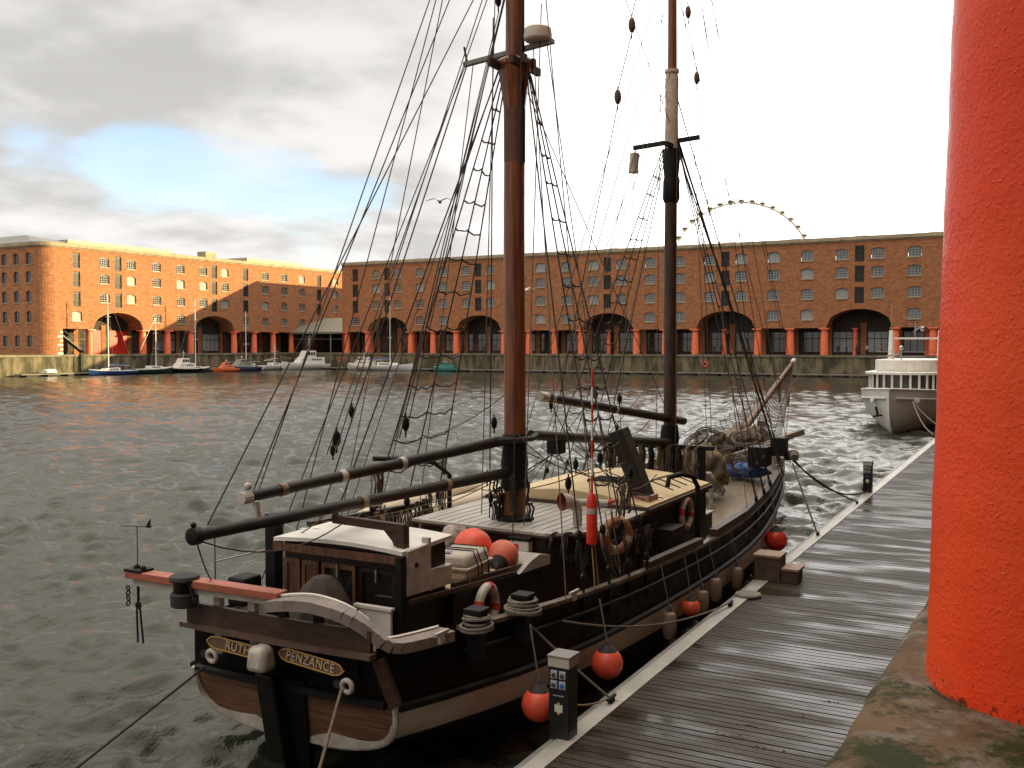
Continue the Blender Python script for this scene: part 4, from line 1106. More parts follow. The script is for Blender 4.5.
    t = MB(); t.prism([(.45, 3.45, 2.0), (.45, 4.45, 1.96), (.45, 4.45, 2.10), (.45, 4.1, 2.17), (.45, 3.8, 2.12)], (.84, 0, 0)); obj('trunk_hatch', t, DECKR, ship, smooth=True)
    # --- main deckhouse round the mainmast
    y0, y1 = 4.85, 7.6
    zz = 2.34
    def poly(z, o=0): return [(-1.55-o, y0+.15-o, z), (1.02+o*.7, y0-o, z), (1.62+o, y0+.55-o, z), (1.62+o, y1, z), (-1.55-o, y1, z)]
    m_ = MB(); m_.prism(poly(1.1), (0, 0, zz-1.1-.08)); obj('main_deckhouse', m_, PANELD, ship)
    m_ = MB(); m_.prism(poly(zz-.08, .06), (0, 0, .035)); obj('roof_trim', m_, BROWNR, ship)
    m_ = MB(); m_.prism(poly(zz-.044, .045), (0, 0, .042)); obj('main_roof', m_, DECKR, ship)
    m_ = MB()
    for i in range(1, 16):
        x = -1.5+3.1*i/16; m_.box((x-.006, y0+.2, zz-.001), (x+.006, y1-.1, zz+.0035))
    obj('roof_seams', m_, mat('seam', (.13, .11, .10), .5), ship)
    m_ = MB(); m_.lathe([(.30, 0), (.30, .05), (.22, .09)], 20, (0, 5.7, zz)); obj('mast_collar', m_, BLACKM, ship, smooth=True)
    # light fitting on the aft wall
    m_ = MB(); m_.box((.44, y0-.14, 2.02), (.78, y0+.02, 2.20)); f_ = obj('engine_sign', m_, WHITE, ship, bevel=.02)
    m_ = MB(); m_.box((.45, y0-.145, 2.05), (.60, y0-.142, 2.15)); obj('red_patch', m_, REDP, f_)
    m_ = MB(); m_.box((.42, y0-.16, 2.203), (.80, y0+.0, 2.26)); obj('hood', m_, BLACKM, f_, bevel=.01)
    # ladder / steps on the port side, aft wall openings
    l = MB()
    for dx in (-1.75, -1.28): l.beam((dx, 4.5, 1.3), (dx+.02, 4.75, 2.3), .05, .07)
    for k in range(4): l.beam((-1.75, 4.54+.06*k, 1.45+.24*k), (-1.28, 4.54+.06*k, 1.45+.24*k), .12, .03)
    obj('companion_ladder', l, mat('ladder_wood', (.13, .05, .03), .5), ship)
    # vent cowls
    VX = .24
    v = MB(); v.tube([(1.02, 5.55, zz), (1.02, 5.55, zz+.26), (1.0, 5.5, zz+.36), (.93, 5.36, zz+.42), (.87, 5.27, zz+.42)], [.075, .08, .10, .125, .15], 16, cap=False); vo = obj('vent_cowl', v, WHITE2, ship, loc=(.22, 0, .02), smooth=True)
    v = MB(); v.tube([(.94, 5.38, zz+.42), (.865, 5.262, zz+.42)], [.11, .14], 16, cap=False); v.lathe([(.11, 0), (.10, .002)], 16, (.94, 5.385, zz+.42), (.5, .8, 0)); obj('cowl_mouth', v, mat('cowl_red', (.20, .03, .02), .6), vo, smooth=True)
    v = MB(); v.tube([(1.15, 5.7, zz+.38), (1.6, 5.95, zz+.36)], .06, 10); obj('pipe', v, WHITE2, ship, smooth=True)
    v = MB(); v.ball((1.62, 5.98, zz+.37), .05); v.tube([(1.55, 5.93, zz+.33), (1.72, 6.05, zz+.42)], .03, 6); obj('red_tap', v, REDP, ship)
    # --- forward house with cream canvas hatch cover
    a = MB(); a.box((-1.55, 7.68, 1.05), (1.62, 11.2, 2.34)); obj('forward_house', a, BLACKM, ship)
    def yo(u): return 0
    r = MB(); cs = [(-1.6, 2.40), (-.8, 2.56), (0, 2.62), (.8, 2.56), (1.66, 2.40)]
    for (xa, za), (xb, zb_) in zip(cs[:-1], cs[1:]):
        r.add([(xa, 7.62, za), (xb, 7.62, zb_), (xb, 11.3, zb_), (xa, 11.3, za), (xa, 7.62, 2.345), (xb, 7.62, 2.345), (xb, 11.3, 2.345), (xa, 11.3, 2.345)], [(0, 1, 2, 3), (0, 4, 5, 1), (3, 2, 6, 7)])
    r.quad((1.66, 7.62, 2.345), (1.66, 11.3, 2.345), (1.66, 11.3, 2.40), (1.66, 7.62, 2.40)); obj('canvas_roof', r, CREAM, ship, smooth=True, ang=50)
    r = MB(); r.box((-1.64, 7.55, 2.30), (1.70, 7.615, 2.40)); r.box((1.665, 7.56, 2.29), (1.72, 11.35, 2.36)); obj('roof_edge', r, BROWNR, ship)
    g = MB()
    for i in range(7): g.box((.05+.0, 8.6+i*.1, 2.66), (.75, 8.62+i*.1, 2.69))
    g.box((.05, 8.58, 2.64), (.08, 9.25, 2.68)); g.box((.72, 8.58, 2.63), (.75, 9.25, 2.68)); obj('roof_grating', g, BLACKM, ship)
    g = MB(); g.box((1.05, 8.0, 2.42), (1.55, 8.5, 2.53)); obj('hatch', g, mat('hatch_pink', (.35, .19, .15), .5), ship, bevel=.01)
    for k in range(4):
        g = MB(); pts = [(1.5-.1*abs(k-1.5), 9.0+.45*k+.0, 2.5)]; g.tube([(.9, 9.0+.4*k, 2.57), (1.2, 9.1+.4*k, 2.66), (1.6, 9.2+.4*k, 2.50)], .014, 5); obj('grab_rail', g, BROWNR, ship)
    # tall black exhaust stack leaning aft
    f = MB(); f.beam((1.42, 8.25, 2.35), (.88, 8.15, 3.72), .28, .40, upv=(0, 1, 0)); obj('exhaust_stack', f, SPAR, ship, bevel=.02)
    # galley box with white top and pipe near the side deck
    b = MB(); b.box((.85, 11.35, 1.15), (1.45, 12.2, 1.62)); bo = obj('deck_box', b, BLACKM, ship); c = MB(); c.box((.82, 11.32, 1.623), (1.48, 12.23, 1.66)); obj('box_lid', c, WHITE2, bo)
    for (px_, py_, h_) in ((1.15, 11.8, .45), (.75, 14.4, .8)):
        v = MB(); zb_ = hs(py_)-.45; v.tube([(px_, py_, zb_), (px_, py_, zb_+h_), (px_-.03, py_-.03, zb_+h_+.05), (px_-.12, py_-.08, zb_+h_+.05)], .055, 10); obj('vent_pipe', v, WHITE2, ship, smooth=True)
    # black bent tube davit beside the forward house
    d = MB(); d.tube([(1.95, 9.6, 1.1), (1.95, 9.6, 2.55), (1.9, 9.45, 2.75), (1.75, 9.2, 2.82), (1.6, 8.95, 2.78), (1.58, 8.9, 2.6)], .05, 8); obj('davit', d, BLACKM, ship, smooth=True)
    d = MB(); d.box((1.63, 8.0, 1.2), (2.0, 8.7, 1.95)); obj('side_locker', d, PANELD, ship)
    # gallows over the aft house
    g = MB(); g.beam((.05, .80, 3.11), (1.1, .84, 3.07), .09, .10); g.box((1.01, .78, 2.4), (1.12, .90, 3.10)); obj('boom_gallows', g, BROWNR, ship)
    g = MB(); g.prism([(1.005, .81, 3.02), (.80, .81, 3.03), (.93, .81, 2.9), (1.005, .81, 2.72)], (0, .06, 0)); obj('gallows_knee', g, BROWNR, ship)
    g = MB(); g.beam((-1.13, 1.0, 1.4), (-1.13, 1.0, 3.05), .16, .16); obj('gallows_post', g, BLACKM, ship)
    g = MB(); g.box((-1.45, .45, 1.9), (-1.15, .8, 2.28)); obj('winch_drum', g, BLACKM, ship, bevel=.04)
    # roof clutter
    g = MB(); g.ring((.85, 1.1, 2.80), (0, 0, 1), .09, .012, 16, 5); obj('rope_ring', g, BLACKM, ship)
    g = MB(); g.ball((-.78, 1.2, 2.83), .05, 8, (1.6, 1, .6)); g.ball((-.6, 1.25, 2.83), .05, 8, (1.6, 1, .6)); obj('roof_vents', g, METAL, ship)
    g = MB(); g.tube([(-1.5, .3, 1.9), (-1.5, .3, 2.95)], .012, 5); g.tube([(-1.5, 1.6, 1.9), (-1.5, 1.6, 2.9)], .012, 5); g.tube([(-1.5, .3, 2.9), (-1.5, 1.6, 2.88)], .012, 5); g.tube([(-1.5, .3, 2.5), (-1.5, 1.6, 2.48)], .01, 5); g.tube([(-1.5, 1.6, 2.88), (-1.9, 4.6, 2.6)], .01, 5); g.tube([(-1.9, 4.6, 2.6), (-1.9, 4.6, 1.5)], .014, 5); obj('guard_rail', g, METAL, ship)
deckhouses()

def mast(name_, y, z0, z1, r0, r1, m_, n=20, lean=0):
    mb = MB(); pts = []; rr = []
    for i in range(25):
        u = i/24; z = z0+(z1-z0)*u; pts.append((.006*math.sin(u*7), y+lean*(z-z0)+.006*math.sin(u*5+1), z)); rr.append(r0+(r1-r0)*u)
    mb.tube(pts, rr, n); return obj(name_, mb, m_, ship, smooth=True)
def rig():
    YM, YF = 5.7, 13.5
    mast('mainmast', YM, 2.3, 9.3, .187, .172, MASTW)
    mast('main_topmast', YM, 9.0, 17.5, .165, .13, MASTW)
    b = MB(); b.lathe([(.19, 0), (.235, .06), (.22, .35), (.235, .42), (.20, .78), (.225, .86), (.19, .95)], 20, (0, YM, 2.85)); obj('mast_band', b, BLACKM, ship, smooth=True)
    b = MB(); b.lathe([(.18, 0), (.182, .9)], 20, (0, YM, 8.35)); obj('mast_doubling', b, mat('grey_doubling', (.13, .05, .024), .6, var=.3, vs=6), ship, smooth=True)
    b = MB(); b.lathe([(.176, 0), (.21, .25), (.29, .75), (.31, .8), (.31, .86), (.28, .9)], 8, (0, YM, 9.15)); obj('mast_hounds', b, MASTW, ship)
    b = MB(); b.beam((-.30, YM-.16, 9.98), (.30, YM-.16, 10.0), .10, .14); b.beam((-.30, YM+.16, 9.98), (.30, YM+.16, 10.0), .10, .14); b.beam((-.2, YM-.5, 9.93), (-.2, YM+.5, 9.93), .08, .12); b.beam((.2, YM-.5, 9.93), (.2, YM+.5, 9.93), .08, .12); obj('trestle_tree', b, BROWNR, ship)
    b = MB(); b.beam((-.98, YM, 10.10), (.72, YM, 10.26), .10, .07); obj('crosstree', b, ALUD, ship)
    b = MB(); b.lathe([(.20, 0), (.23, .03), (.235, .10), (.22, .2), (.17, .23)], 20, (.46, YM-.05, 10.28)); ra = obj('radar_dome', b, mat('radar_white', (.55, .50, .42), .4), ship, smooth=True)
    b = MB(); b.tube([(-.92, YM, 10.13), (-.96, YM, 10.30), (-.98, YM, 10.4)], .02, 5); obj('aerial', b, BLACKM, ship)
    b = MB(); b.tube([(.19, YM-.08, 8.3), (.19, YM-.08, 17)], .035, 6); obj('mast_track', b, BLACKM, ship)
    # foremast
    mast('foremast', YF, 1.9, 9.9, .16, .14, DARKW)
    mast('fore_topmast', YF, 9.7, 18.5, .115, .085, MASTW)
    b = MB(); b.lathe([(.155, 0), (.165, .05), (.15, .9), (.16, 1.8), (.135, 1.9), (.17, 1.93), (.17, 2.0)], 16, (0, YF, 9.75)); obj('sail_sleeve', b, SLEEVE, ship, smooth=True)
    b = MB(); b.lathe([(.16, 0), (.20, .1), (.19, .5), (.17, .6), (.22, 1.2), (.21, 1.25)], 14, (0, YF, 8.65)); obj('mast_hounds', b, BLACKM, ship, smooth=True)
    b = MB(); b.beam((-.95, YF, 10.02), (.68, YF, 10.12), .09, .10); b.beam((.05, YF-.5, 9.95), (.05, YF+.5, 9.95), .09, .1); obj('crosstree', b, BLACKM, ship)
    b = MB(); b.lathe([(.18, 0), (.24, .2), (.20, .6), (.23, .8), (.19, 1.1)], 14, (0, YF, 2.3)); obj('mast_band', b, BLACKM, ship, smooth=True)
    def spar(n_, a, c, r0, r1, m_=SPAR, ends=True, bands=()):
        mb = MB(); a = Vector(a); c = Vector(c); N = 12
        mb.tube([a.lerp(c, i/N) for i in range(N+1)], [r0+(r1-r0)*i/N for i in range(N+1)], 14); o = obj(n_, mb, m_, ship, smooth=True)
        d = (c-a).normalized()
        for t_, mm in bands:
            q = a.lerp(c, t_); k = MB(); k.lathe([((r0+(r1-r0)*t_)+.012, -.05), ((r0+(r1-r0)*t_)+.012, .05)], 14, q, d); obj('band', k, mm, o, smooth=True)
        return o
    lb = spar('main_boom', (0, -1.45, 3.27), (0, 5.45, 3.17), .068, .088, bands=((.42, ROPE), (.72, ROPE)))
    k = MB(); k.lathe([(.075, -.04), (.095, -.03), (.095, .07), (.075, .10)], 12, (0, -1.50, 3.27), (0, 1, 0)); k.ball((0, -1.50, 3.39), .032); obj('boom_end_iron', k, BLACKM, lb, smooth=True)
    ub = spar('main_gaff', (-.50, -.1, 3.47), (-.12, 5.7, 3.70), .068, .09, bands=((.09, PLANK), (.28, WHITE2), (.50, WHITE2)))
    k = MB(); k.lathe([(.074, 0), (.074, .16)], 12, (-.51, -.26, 3.465), (0, 1, 0)); k.beam((-.42, -.1, 3.42), (-.40, -.05, 3.1), .08, .05, w2=.03); k.ball((-.5, -.15, 3.6), .05); obj('gaff_end', k, WHITE2, ub)
    jw = MB(); jw.tube([(-.12, 5.3, 3.70), (-.26, 5.55, 3.71), (-.24, 5.9, 3.72)], [.08, .06, .04], 8); jw.tube([(-.1, 5.3, 3.70), (.22, 5.5, 3.72), (.26, 5.85, 3.72), (.1, 6.3, 3.73)], [.08, .05, .05, .06], 8); obj('gaff_jaws', jw, SPAR, ub, smooth=True)
    fb = spar('fore_boom', (.05, 6.2, 3.74), (.05, 13.3, 3.0), .088, .095, bands=((.2, BLACKM),))
    fg = spar('fore_gaff', (-.05, 7.0, 4.36), (.0, 14.5, 3.43), .085, .10, bands=((.03, WHITE2), (.42, WHITE2)))
    k = MB(); k.lathe([(.09, 0), (.09, .30)], 12, (-.05, 6.72, 4.39), (0, 1, -.12)); obj('gaff_end', k, WHITE2, fg, smooth=True)
    bs = spar('bowsprit', (0, 19.0, 2.50), (0, 26.3, 4.72), .12, .06, mat('bowsprit_wood', (.20, .09, .05), .5, col2=(.09, .04, .025), vs=6, bump=.003))
    k = MB(); k.lathe([(.09, 0), (.09, .35)], 10, (0, 26.1, 4.66), (0, 1, .3)); obj('bowsprit_cap', k, WHITE2, bs)
    # cat davits and yards stowed at the bow
    c = MB(); c.beam((.55, 18.0, 2.35), (1.95, 19.0, 2.90), .14, .14); obj('cathead', c, PLANK, ship)
    c = MB(); c.beam((.3, 17.4, 2.30), (1.5, 18.4, 2.68), .06, .06); obj('stowed_spar', c, WHITE2, ship)
    for bx in (((.95, 16.9, 2.1), (1.45, 17.5, 2.62)), ((1.3, 17.9, 2.3), (1.7, 18.3, 2.8))):
        c = MB(); c.box(*bx); obj('bow_locker', c, BLACKM, ship, bevel=.02)
    c = MB(); c.lathe([(.12, -.35), (.15, -.3), (.15, .3), (.12, .35)], 14, (0, 18.2, 2.35), (1, 0, 0)); c.box((-.5, 18.0, 1.7), (-.38, 18.4, 2.5)); c.box((.38, 18.0, 1.7), (.5, 18.4, 2.5)); obj('windlass', c, BLACKM, ship)
    k = MB(); k.tube([(1.62, 18.5, 2.25), (1.9, 18.1, 2.35), (2.0, 17.7, 2.3)], [.13, .14, .1], 8); obj('bow_fairlead', k, ROPEM, ship, smooth=True)
    fr = MB(); fr.beam((-1.2, 12.9, 1.2), (-1.2, 12.9, 2.95), .12, .12); fr.beam((1.0, 12.9, 1.2), (1.0, 12.9, 2.95), .12, .12); fr.beam((-1.5, 12.9, 2.95), (1.25, 12.9, 2.95), .12, .10); obj('fife_rail', fr, BLACKM, ship)
    fr = MB(); fr.beam((-2.2, 3.0, 2.5), (-2.25, 6.4, 2.35), .10, .08); 
    for y in (3.1, 4.7, 6.3): fr.beam((-2.2, y, 1.3), (-2.22, y, 2.45), .08, .08)
    obj('pin_rail', fr, BROWNR, ship)

    # ---- shrouds and ratlines
    def shroud_set(my, mz, side, ys_, mx=.24, rat=(0, 1), z0=3.3, z1=9.2, step=.62, rr=.017, pair=None):
        ends = []
        for i, y in enumerate(ys_):
            b = Vector((side*(hb(y)+.04), y, hs(y)+.15)); a = Vector((side*mx, my+.06*(i-1), mz-.05*i)); ends.append((b, a))
            rope(b+(a-b).normalized()*.75, a, rr, name='shroud', m=ROPED)
            # deadeyes and lanyard
            k = MB(); d = (a-b).normalized()
            for t_ in (.12, .72): k.lathe([(.03, -.03), (.075, -.02), (.075, .02), (.03, .03)], 10, b+d*t_, (1, 0, .15))
            k.tube([b+d*.1+Vector((0, .035, 0)), b+d*.75+Vector((0, .035, 0))], .012, 4); k.tube([b+d*.1-Vector((0, .035, 0)), b+d*.75-Vector((0, .035, 0))], .012, 4); k.tube([b+d*.12, b-Vector((side*.02, 0, .55))], .02, 4)
            obj('deadeye', k, BLACKM, ship)
        i0, i1 = rat; n_ = 0; z = z0; r3 = random.Random(int(my*10)+side)
        while z < z1:
            def at(e, zz): u = (zz-e[0].z)/(e[1].z-e[0].z); return e[0].lerp(e[1], u)
            p, q = at(ends[i0], z), at(ends[i1], z+r3.uniform(-.03, .03)); s_ = .10*(p-q).length+.03
            for k in range(i0, i1):
                p, q = at(ends[k], z), at(ends[k+1], z+r3.uniform(-.04, .04)); L_ = (p-q).length
                pts = [p.lerp(q, j/6)-Vector((0, 0, (.02+.07*L_)*4*(j/6)*(1-j/6)*(r3.uniform(.6, 1.3)))) for j in range(7)]
                rl = MB(); rl.tube(pts, .0145, 4); obj('ratline', rl, ROPED, ship)
            z += step*r3.uniform(.8, 1.2)
    shroud_set(YM, 9.95, 1, (3.7, 4.5, 5.2, 5.9), rat=(1, 3), z0=3.2, z1=9.6, step=.5)
    shroud_set(YM, 9.95, -1, (3.2, 4.4, 5.6, 6.8), rat=(1, 3), z0=3.2, z1=9.6, step=.52)
    shroud_set(YF, 9.9, 1, (12.6, 13.5, 14.4), mx=.2, rat=(1, 2), z0=3.2, z1=9.4, step=.62)
    shroud_set(YF, 9.9, -1, (11.2, 12.3, 13.4, 14.4), mx=.2, rat=(0, 2), z0=3.2, z1=9.5, step=.52)
    # fore starboard side: heavy served rope beside the shrouds
    rope((2.2, 15.6, 2.1), (.1, YF, 10.3), .035, m=ROPED); rope((2.0, 16.4, 2.2), (.1, YF, 11.2), .02)
    # backstays, halyards, lifts (main)
    TM = Vector((0, YM, 16.5))
    for a, b, r in [((-.50, -.05, 3.55), (-.1, YM, 13.5), .012), ((-.50, .05, 3.55), (0, YM, 15.0), .010), ((0, -1.3, 3.36), (-.05, YM, 12.3), .012),
                    ((-.43, 1.25, 3.85), (-.1, YM, 12.1), .010), ((-.38, 1.35, 3.85), (-.15, YM, 12.3), .010), ((-.31, 2.75, 3.95), (-.15, YM, 11.2), .014), ((-.28, 2.85, 3.95), (-.15, YM, 11.3), .012), ((-.34, 2.7, 3.95), (-.2, YM, 11.1), .012),
                    ((-2.15, 2.4, 1.9), (-.1, YM, 15.6), .012), ((-2.2, 2.9, 1.9), (-.9, YM, 10.15), .016), ((-2.2, 3.6, 1.9), (-.05, YM, 16.8), .010), ((-1.9, 1.6, 1.95), (-.95, YM, 10.1), .012),
                    ((-2.25, 3.8, 2.1), (-.3, YM, 9.95), .010), ((-2.25, 4.8, 2.1), (-.3, YM, 10.9), .009), ((-2.25, 6.1, 2.0), (-.8, YM, 10.1), .009), 
                    ((-.26, 5.3, 2.4), (-.24, YM-.3, 10.7), .014), ((-.30, 5.1, 2.5), (-.20, YM-.2, 13), .010),
                    ((2.15, 3.2, 1.8), (.35, YM, 10.2), .010), ((2.2, 4.2, 1.8), (.05, YM, 16.2), .010), ((2.22, 5.0, 1.8), (.6, YM, 10.25), .009), ((.55, 5.0, 2.4), (.5, YM, 10.9), .010), ((.50, 4.7, 1.9), (.3, YM-.2, 14.0), .014)]:
        rope(a, b, r, m=ROPED if r > .0105 else ROPEM)
    # mainstay and triatic lines to the foremast, fore lifts and halyards
    for a, b, r in [((0, YM, 10.0), (0, YF, 3.6), .010), ((0.1, YM, 15.8), (0, YF, 10.4), .009), ((-.05, 7.3, 4.45), (0, YF, 11.8), .010), ((-.05, 7.4, 4.45), (.0, YF, 13.8), .010),
                    ((-.04, 10.1, 4.1), (-.1, YF, 10.2), .010), ((-2.2, 10.2, 1.9), (0, YF, 11.6), .010), ((-2.25, 9.4, 1.9), (-.05, YF, 14.6), .012), ((-2.2, 11.4, 1.9), (-.9, YF, 10.0), .010),
                    ((-1.9, 14.9, 2.0), (-.9, YF, 10.0), .010), ((-.2, 13.1, 2.4), (-.15, YF-.2, 17), .009), ((.25, 13.2, 2.4), (.2, YF-.2, 16), .009), ((.5, 15, 1.9), (.5, YF+.2, 9.9), .008), ((.62, 15, 1.9), (.62, YF+.2, 9.9), .008),
                    ((2.1, 14.6, 1.9), (.1, YF, 17.2), .011), ((1.95, 16.2, 2.1), (.12, YF, 16.5), .011), ((2.28, 12.0, 1.8), (.0, YF, 15.0), .009),
                    # forestays to the bowsprit and bow
                    ((0, 25.9, 4.62), (0, YF, 17.8), .013), ((0, 25.6, 4.55), (0, YF, 17.5), .010), ((0, 23.9, 4.1), (0, YF, 14.0), .013), ((0, 22.3, 3.5), (0, YF, 10.3), .022), ((0.05, 22.2, 3.4), (0.1, YF, 10.2), .018),
                    ((0, 26.3, 4.6), (0, 22.0, 1.0), .016), ((0, 26.3, 4.7), (1.7, 17.8, 2.4), .013), ((0, 26.3, 4.7), (-1.7, 17.8, 2.4), .013),
                    ((-.1, 12.9, 4.6), (.2, 8.0, 3.0), .008), ((.0, 8.6, 4.1), (-2.2, 9.9, 1.9), .010), ((.05, 8.0, 3.6), (-2.25, 8.6, 1.9), .012)]:
        rope(a, b, r, m=ROPED if r > .0105 else ROPEM)
    # slack lines
    for a, b, s_ in [((0, -1.45, 3.18), (-.9, -.35, 2.45), .05), ((0, -1.4, 3.2), (0, 1.0, 3.0), .22), ((-.1, .9, 3.2), (-1.1, 1.0, 2.7), .1), ((-2.2, 3.2, 2.5), (0, 4.9, 3.1), .15), ((-2.2, 5.0, 2.3), (0, 5.2, 3.1), .12), ((-1.1, 1.0, 2.3), (-2.2, 4.4, 2.5), .12),
                     ((-.05, 7.2, 4.25), (.1, 9.6, 3.5), .6), ((-.1, 9.9, 4.0), (.0, 12.4, 3.75), .5), ((.4, 5.0, 3.9), (1.9, 6.0, 3.4), .4), ((1.9, 5.2, 3.3), (2.1, 6.9, 3.1), .25), ((0, YM, 4.6), (-2.0, 5.2, 3.6), .2)]:
        rope(a, b, .011, s_, ROPEM)
    # blocks
    def block(p, s_=.085, d=(0, 0, 1), m_=BLACKM):
        s_ *= .78; k = MB(); k.ball((0, 0, 0), s_, 10, (.62, .8, 1.35)); k.tube([(0, 0, s_*1.2), (0, 0, s_*1.8)], .014, 5); k.tube([(0, 0, -s_*1.2), (0, 0, -s_*2.3)], .014, 5)
        return obj('pulley_block', k, m_, ship, loc=p, smooth=True)
    for p, s_ in [((-.42, 1.45, 4.05), .11), ((-.30, 2.9, 4.15), .105), ((-.20, 5.35, 4.0), .10), ((-.2, YM-.2, 11.0), .10), ((-.25, 5.2, 3.1), .085), ((-.18, 5.2, 2.75), .08), ((1.0, 6.0, 3.3), .09), ((1.1, 5.5, 3.05), .11),
                  ((-.1, 7.3, 4.2), .08), ((.35, 8.3, 4.35), .09), ((.55, 9.0, 4.25), .09), ((.3, 9.5, 3.6), .08), ((-2.2, 4.1, 4.2), .10), ((-2.2, 3.6, 3.6), .09), ((.05, YF+.3, 9.2), .12), ((1.9, 6.2, 3.2), .09), ((.5, 7.8, 3.4), .1), ((.62, 7.9, 3.2), .11)]:
        block(p, s_)
    for p in [(.38, 10, 11.76), (.08, 10, 10.36), (.05, 14.5, 13.37), (.28, 14.5, 11.76)]: block(p, .15, m_=ROPEM)
    rope((.75, 10, 13.4), (.38, 10, 11.95), .014, m=ROPED); rope((.38, 10, 11.6), (.08, 10, 10.5), .014, m=ROPED); rope((.08, 10, 10.2), (-1.70, 10, 2.0), .014, m=ROPED)
    rope((-.4, 14.5, 16), (.05, 14.5, 13.5), .014, m=ROPED); rope((.05, 14.5, 13.2), (.28, 14.5, 11.9), .014, m=ROPED); rope((.28, 14.5, 11.6), (1.75, 14.6, 2.0), .014, m=ROPED); rope((.20, YF+.3, 17), (2.0, 17.2, 2.2), .012, m=ROPEM)
    # hooks and tackle beneath the fore boom
    k = MB(); k.box((-.15, 7.2, 3.30), (.12, 7.5, 3.58)); obj('sheet_block', k, BLACKM, ship, bevel=.03)
    rope((0, 7.35, 3.35), (.9, 6.0, 3.15), .02); rope((0, 7.4, 3.35), (-1.5, 7.2, 2.4), .018)
    # rope coils hanging on pins
    def coil(p, w, h, m_, n_=4):
        k = MB(); r4 = random.Random(int(p[0]*100+p[1]*31))
        for j in range(n_):
            ww = w*r4.uniform(.7, 1.1); hh = h*r4.uniform(.8, 1.1); o = r4.uniform(-.03, .03)
            pts = [(p[0]+o+.02*math.sin(5*a), p[1]+math.cos(a)*ww+o, p[2]-hh/2+math.sin(a)*hh/2) for a in [2*PI*i/14 for i in range(14)]]
            k.tube(pts, .014, 4, closed=True)
        obj('rope_coil', k, m_, ship)
    for i in range(11): coil((-2.15, 3.1+.32*i, 2.45), .08, .55+.25*(i % 3), [ROPEM, ROPED, ROPEG][i % 3])
    for i in range(11): coil((-1.3+.22*i, 12.80, 2.98), .13, .65+.15*(i % 3), [ROPE, ROPEM, ROPED][i % 3], 6)
    r6 = random.Random(77)
    for i in range(26):   # loose rope and lashings heaped round the foremast and on the foredeck
        cx, cy, cz = r6.uniform(-.9, .9), r6.uniform(13.9, 18.6), 0; cz = hs(cy)+r6.uniform(.15, .65)-.25*abs(cx); q = r6.uniform(.14, .34); k = MB()
        t1, t2 = r6.uniform(-.9, .9), r6.uniform(-.9, .9)
        for j in range(3):
            k.tube([(cx+math.cos(a)*q*(1+.1*j), cy+math.sin(a)*q, cz+.05*j+t1*math.cos(a)*q+t2*math.sin(a)*q) for a in [2*PI*i_/14 for i_ in range(14)]], .02, 5, closed=True)
        obj('rope_coil', k, [ROPE, ROPEM, ROPED, ROPEG][i % 4], ship)
    for i in range(16):   # tails of line made up round the mainmast and shrouds
        x = r6.choice([-1, 1])*r6.uniform(1.9, 2.2) if i % 2 else r6.uniform(-.35, .35); y = r6.uniform(4.2, 7.2) if i % 2 else 5.5+r6.uniform(-.2, .2); z0 = r6.uniform(2.6, 3.3)
        coil((x, y, z0), .07, r6.uniform(.35, .8), [ROPED, ROPEM][i % 2], 3)
    for i in range(7): rope((r6.uniform(-1.2, 1.3), r6.uniform(6, 9), r6.uniform(3.3, 3.9)), (r6.uniform(-2, 2), r6.uniform(6, 10.5), 2.5), .014, r6.uniform(0, .25), [ROPED, ROPEM][i % 2])
    for i in range(8): coil((1.70, 6.0+.26*i, 2.1), .09, .5+.2*(i % 2), [ROPEM, ROPED][i % 2])
    for i in range(3): coil((1.12+.2*i, 4.92+.1*i, 2.35), .20, .38+.1*i, ROPED, 3)
    # deckside clutter that hangs on starboard shrouds: rope tangle
    for i in range(4):
        rope((1.95+.04*i, 4.6+.12*i, 2.75), (2.1, 5.0+.15*i, 1.7), .012, .1, [ROPE, ROPEM][i % 2], 5)
    # bowsprit net
    net = MB(); tip = Vector((0, 25.9, 4.55)); root_ = Vector((0, 21.5, 3.25))
    for sgn in (1, -1):
        out = Vector((sgn*1.5, 18.0, 2.3)); up = 12
        A = lambda u: Vector((0, 21.3+4.9*u, 3.15+1.5*u)); B = lambda u: out.lerp(Vector((0, 26.2, 4.3)), u)
        nu, nv = 26, 9
        def Pn(u, v):
            a, b = A(u), B(u); q = a.lerp(b, v); return q-Vector((0, 0, .45*math.sin(PI*v)*(1-u*.6)))
        for i in range(nu+1):
            for j in range(nv):
                for dd in (1, -1):
                    if 0 <= i+dd <= nu and (i+j) % 2 == 0: net.tube([Pn(i/nu, j/nv), Pn((i+dd)/nu, (j+1)/nv)], 0.011, 3, cap=False)
                    if 0 <= i+dd <= nu and (i+j) % 2 == 1: net.tube([Pn(i/nu, j/nv), Pn((i+dd)/nu, (j+1)/nv)], 0.011, 3, cap=False)
    obj('bowsprit_net', net, ROPEM, ship)
    dr = MB(); dr.tube([(0, 25.5, 4.45), (.05, 25.3, 3.9), (.1, 25.1, 3.2)], [.05, .09, .03], 6); dr.tube([(0, 24.2, 4.2), (.05, 24.1, 3.8), (.1, 24.0, 3.4)], [.04, .07, .02], 6); obj('furled_gasket', dr, SACK, ship)
rig()

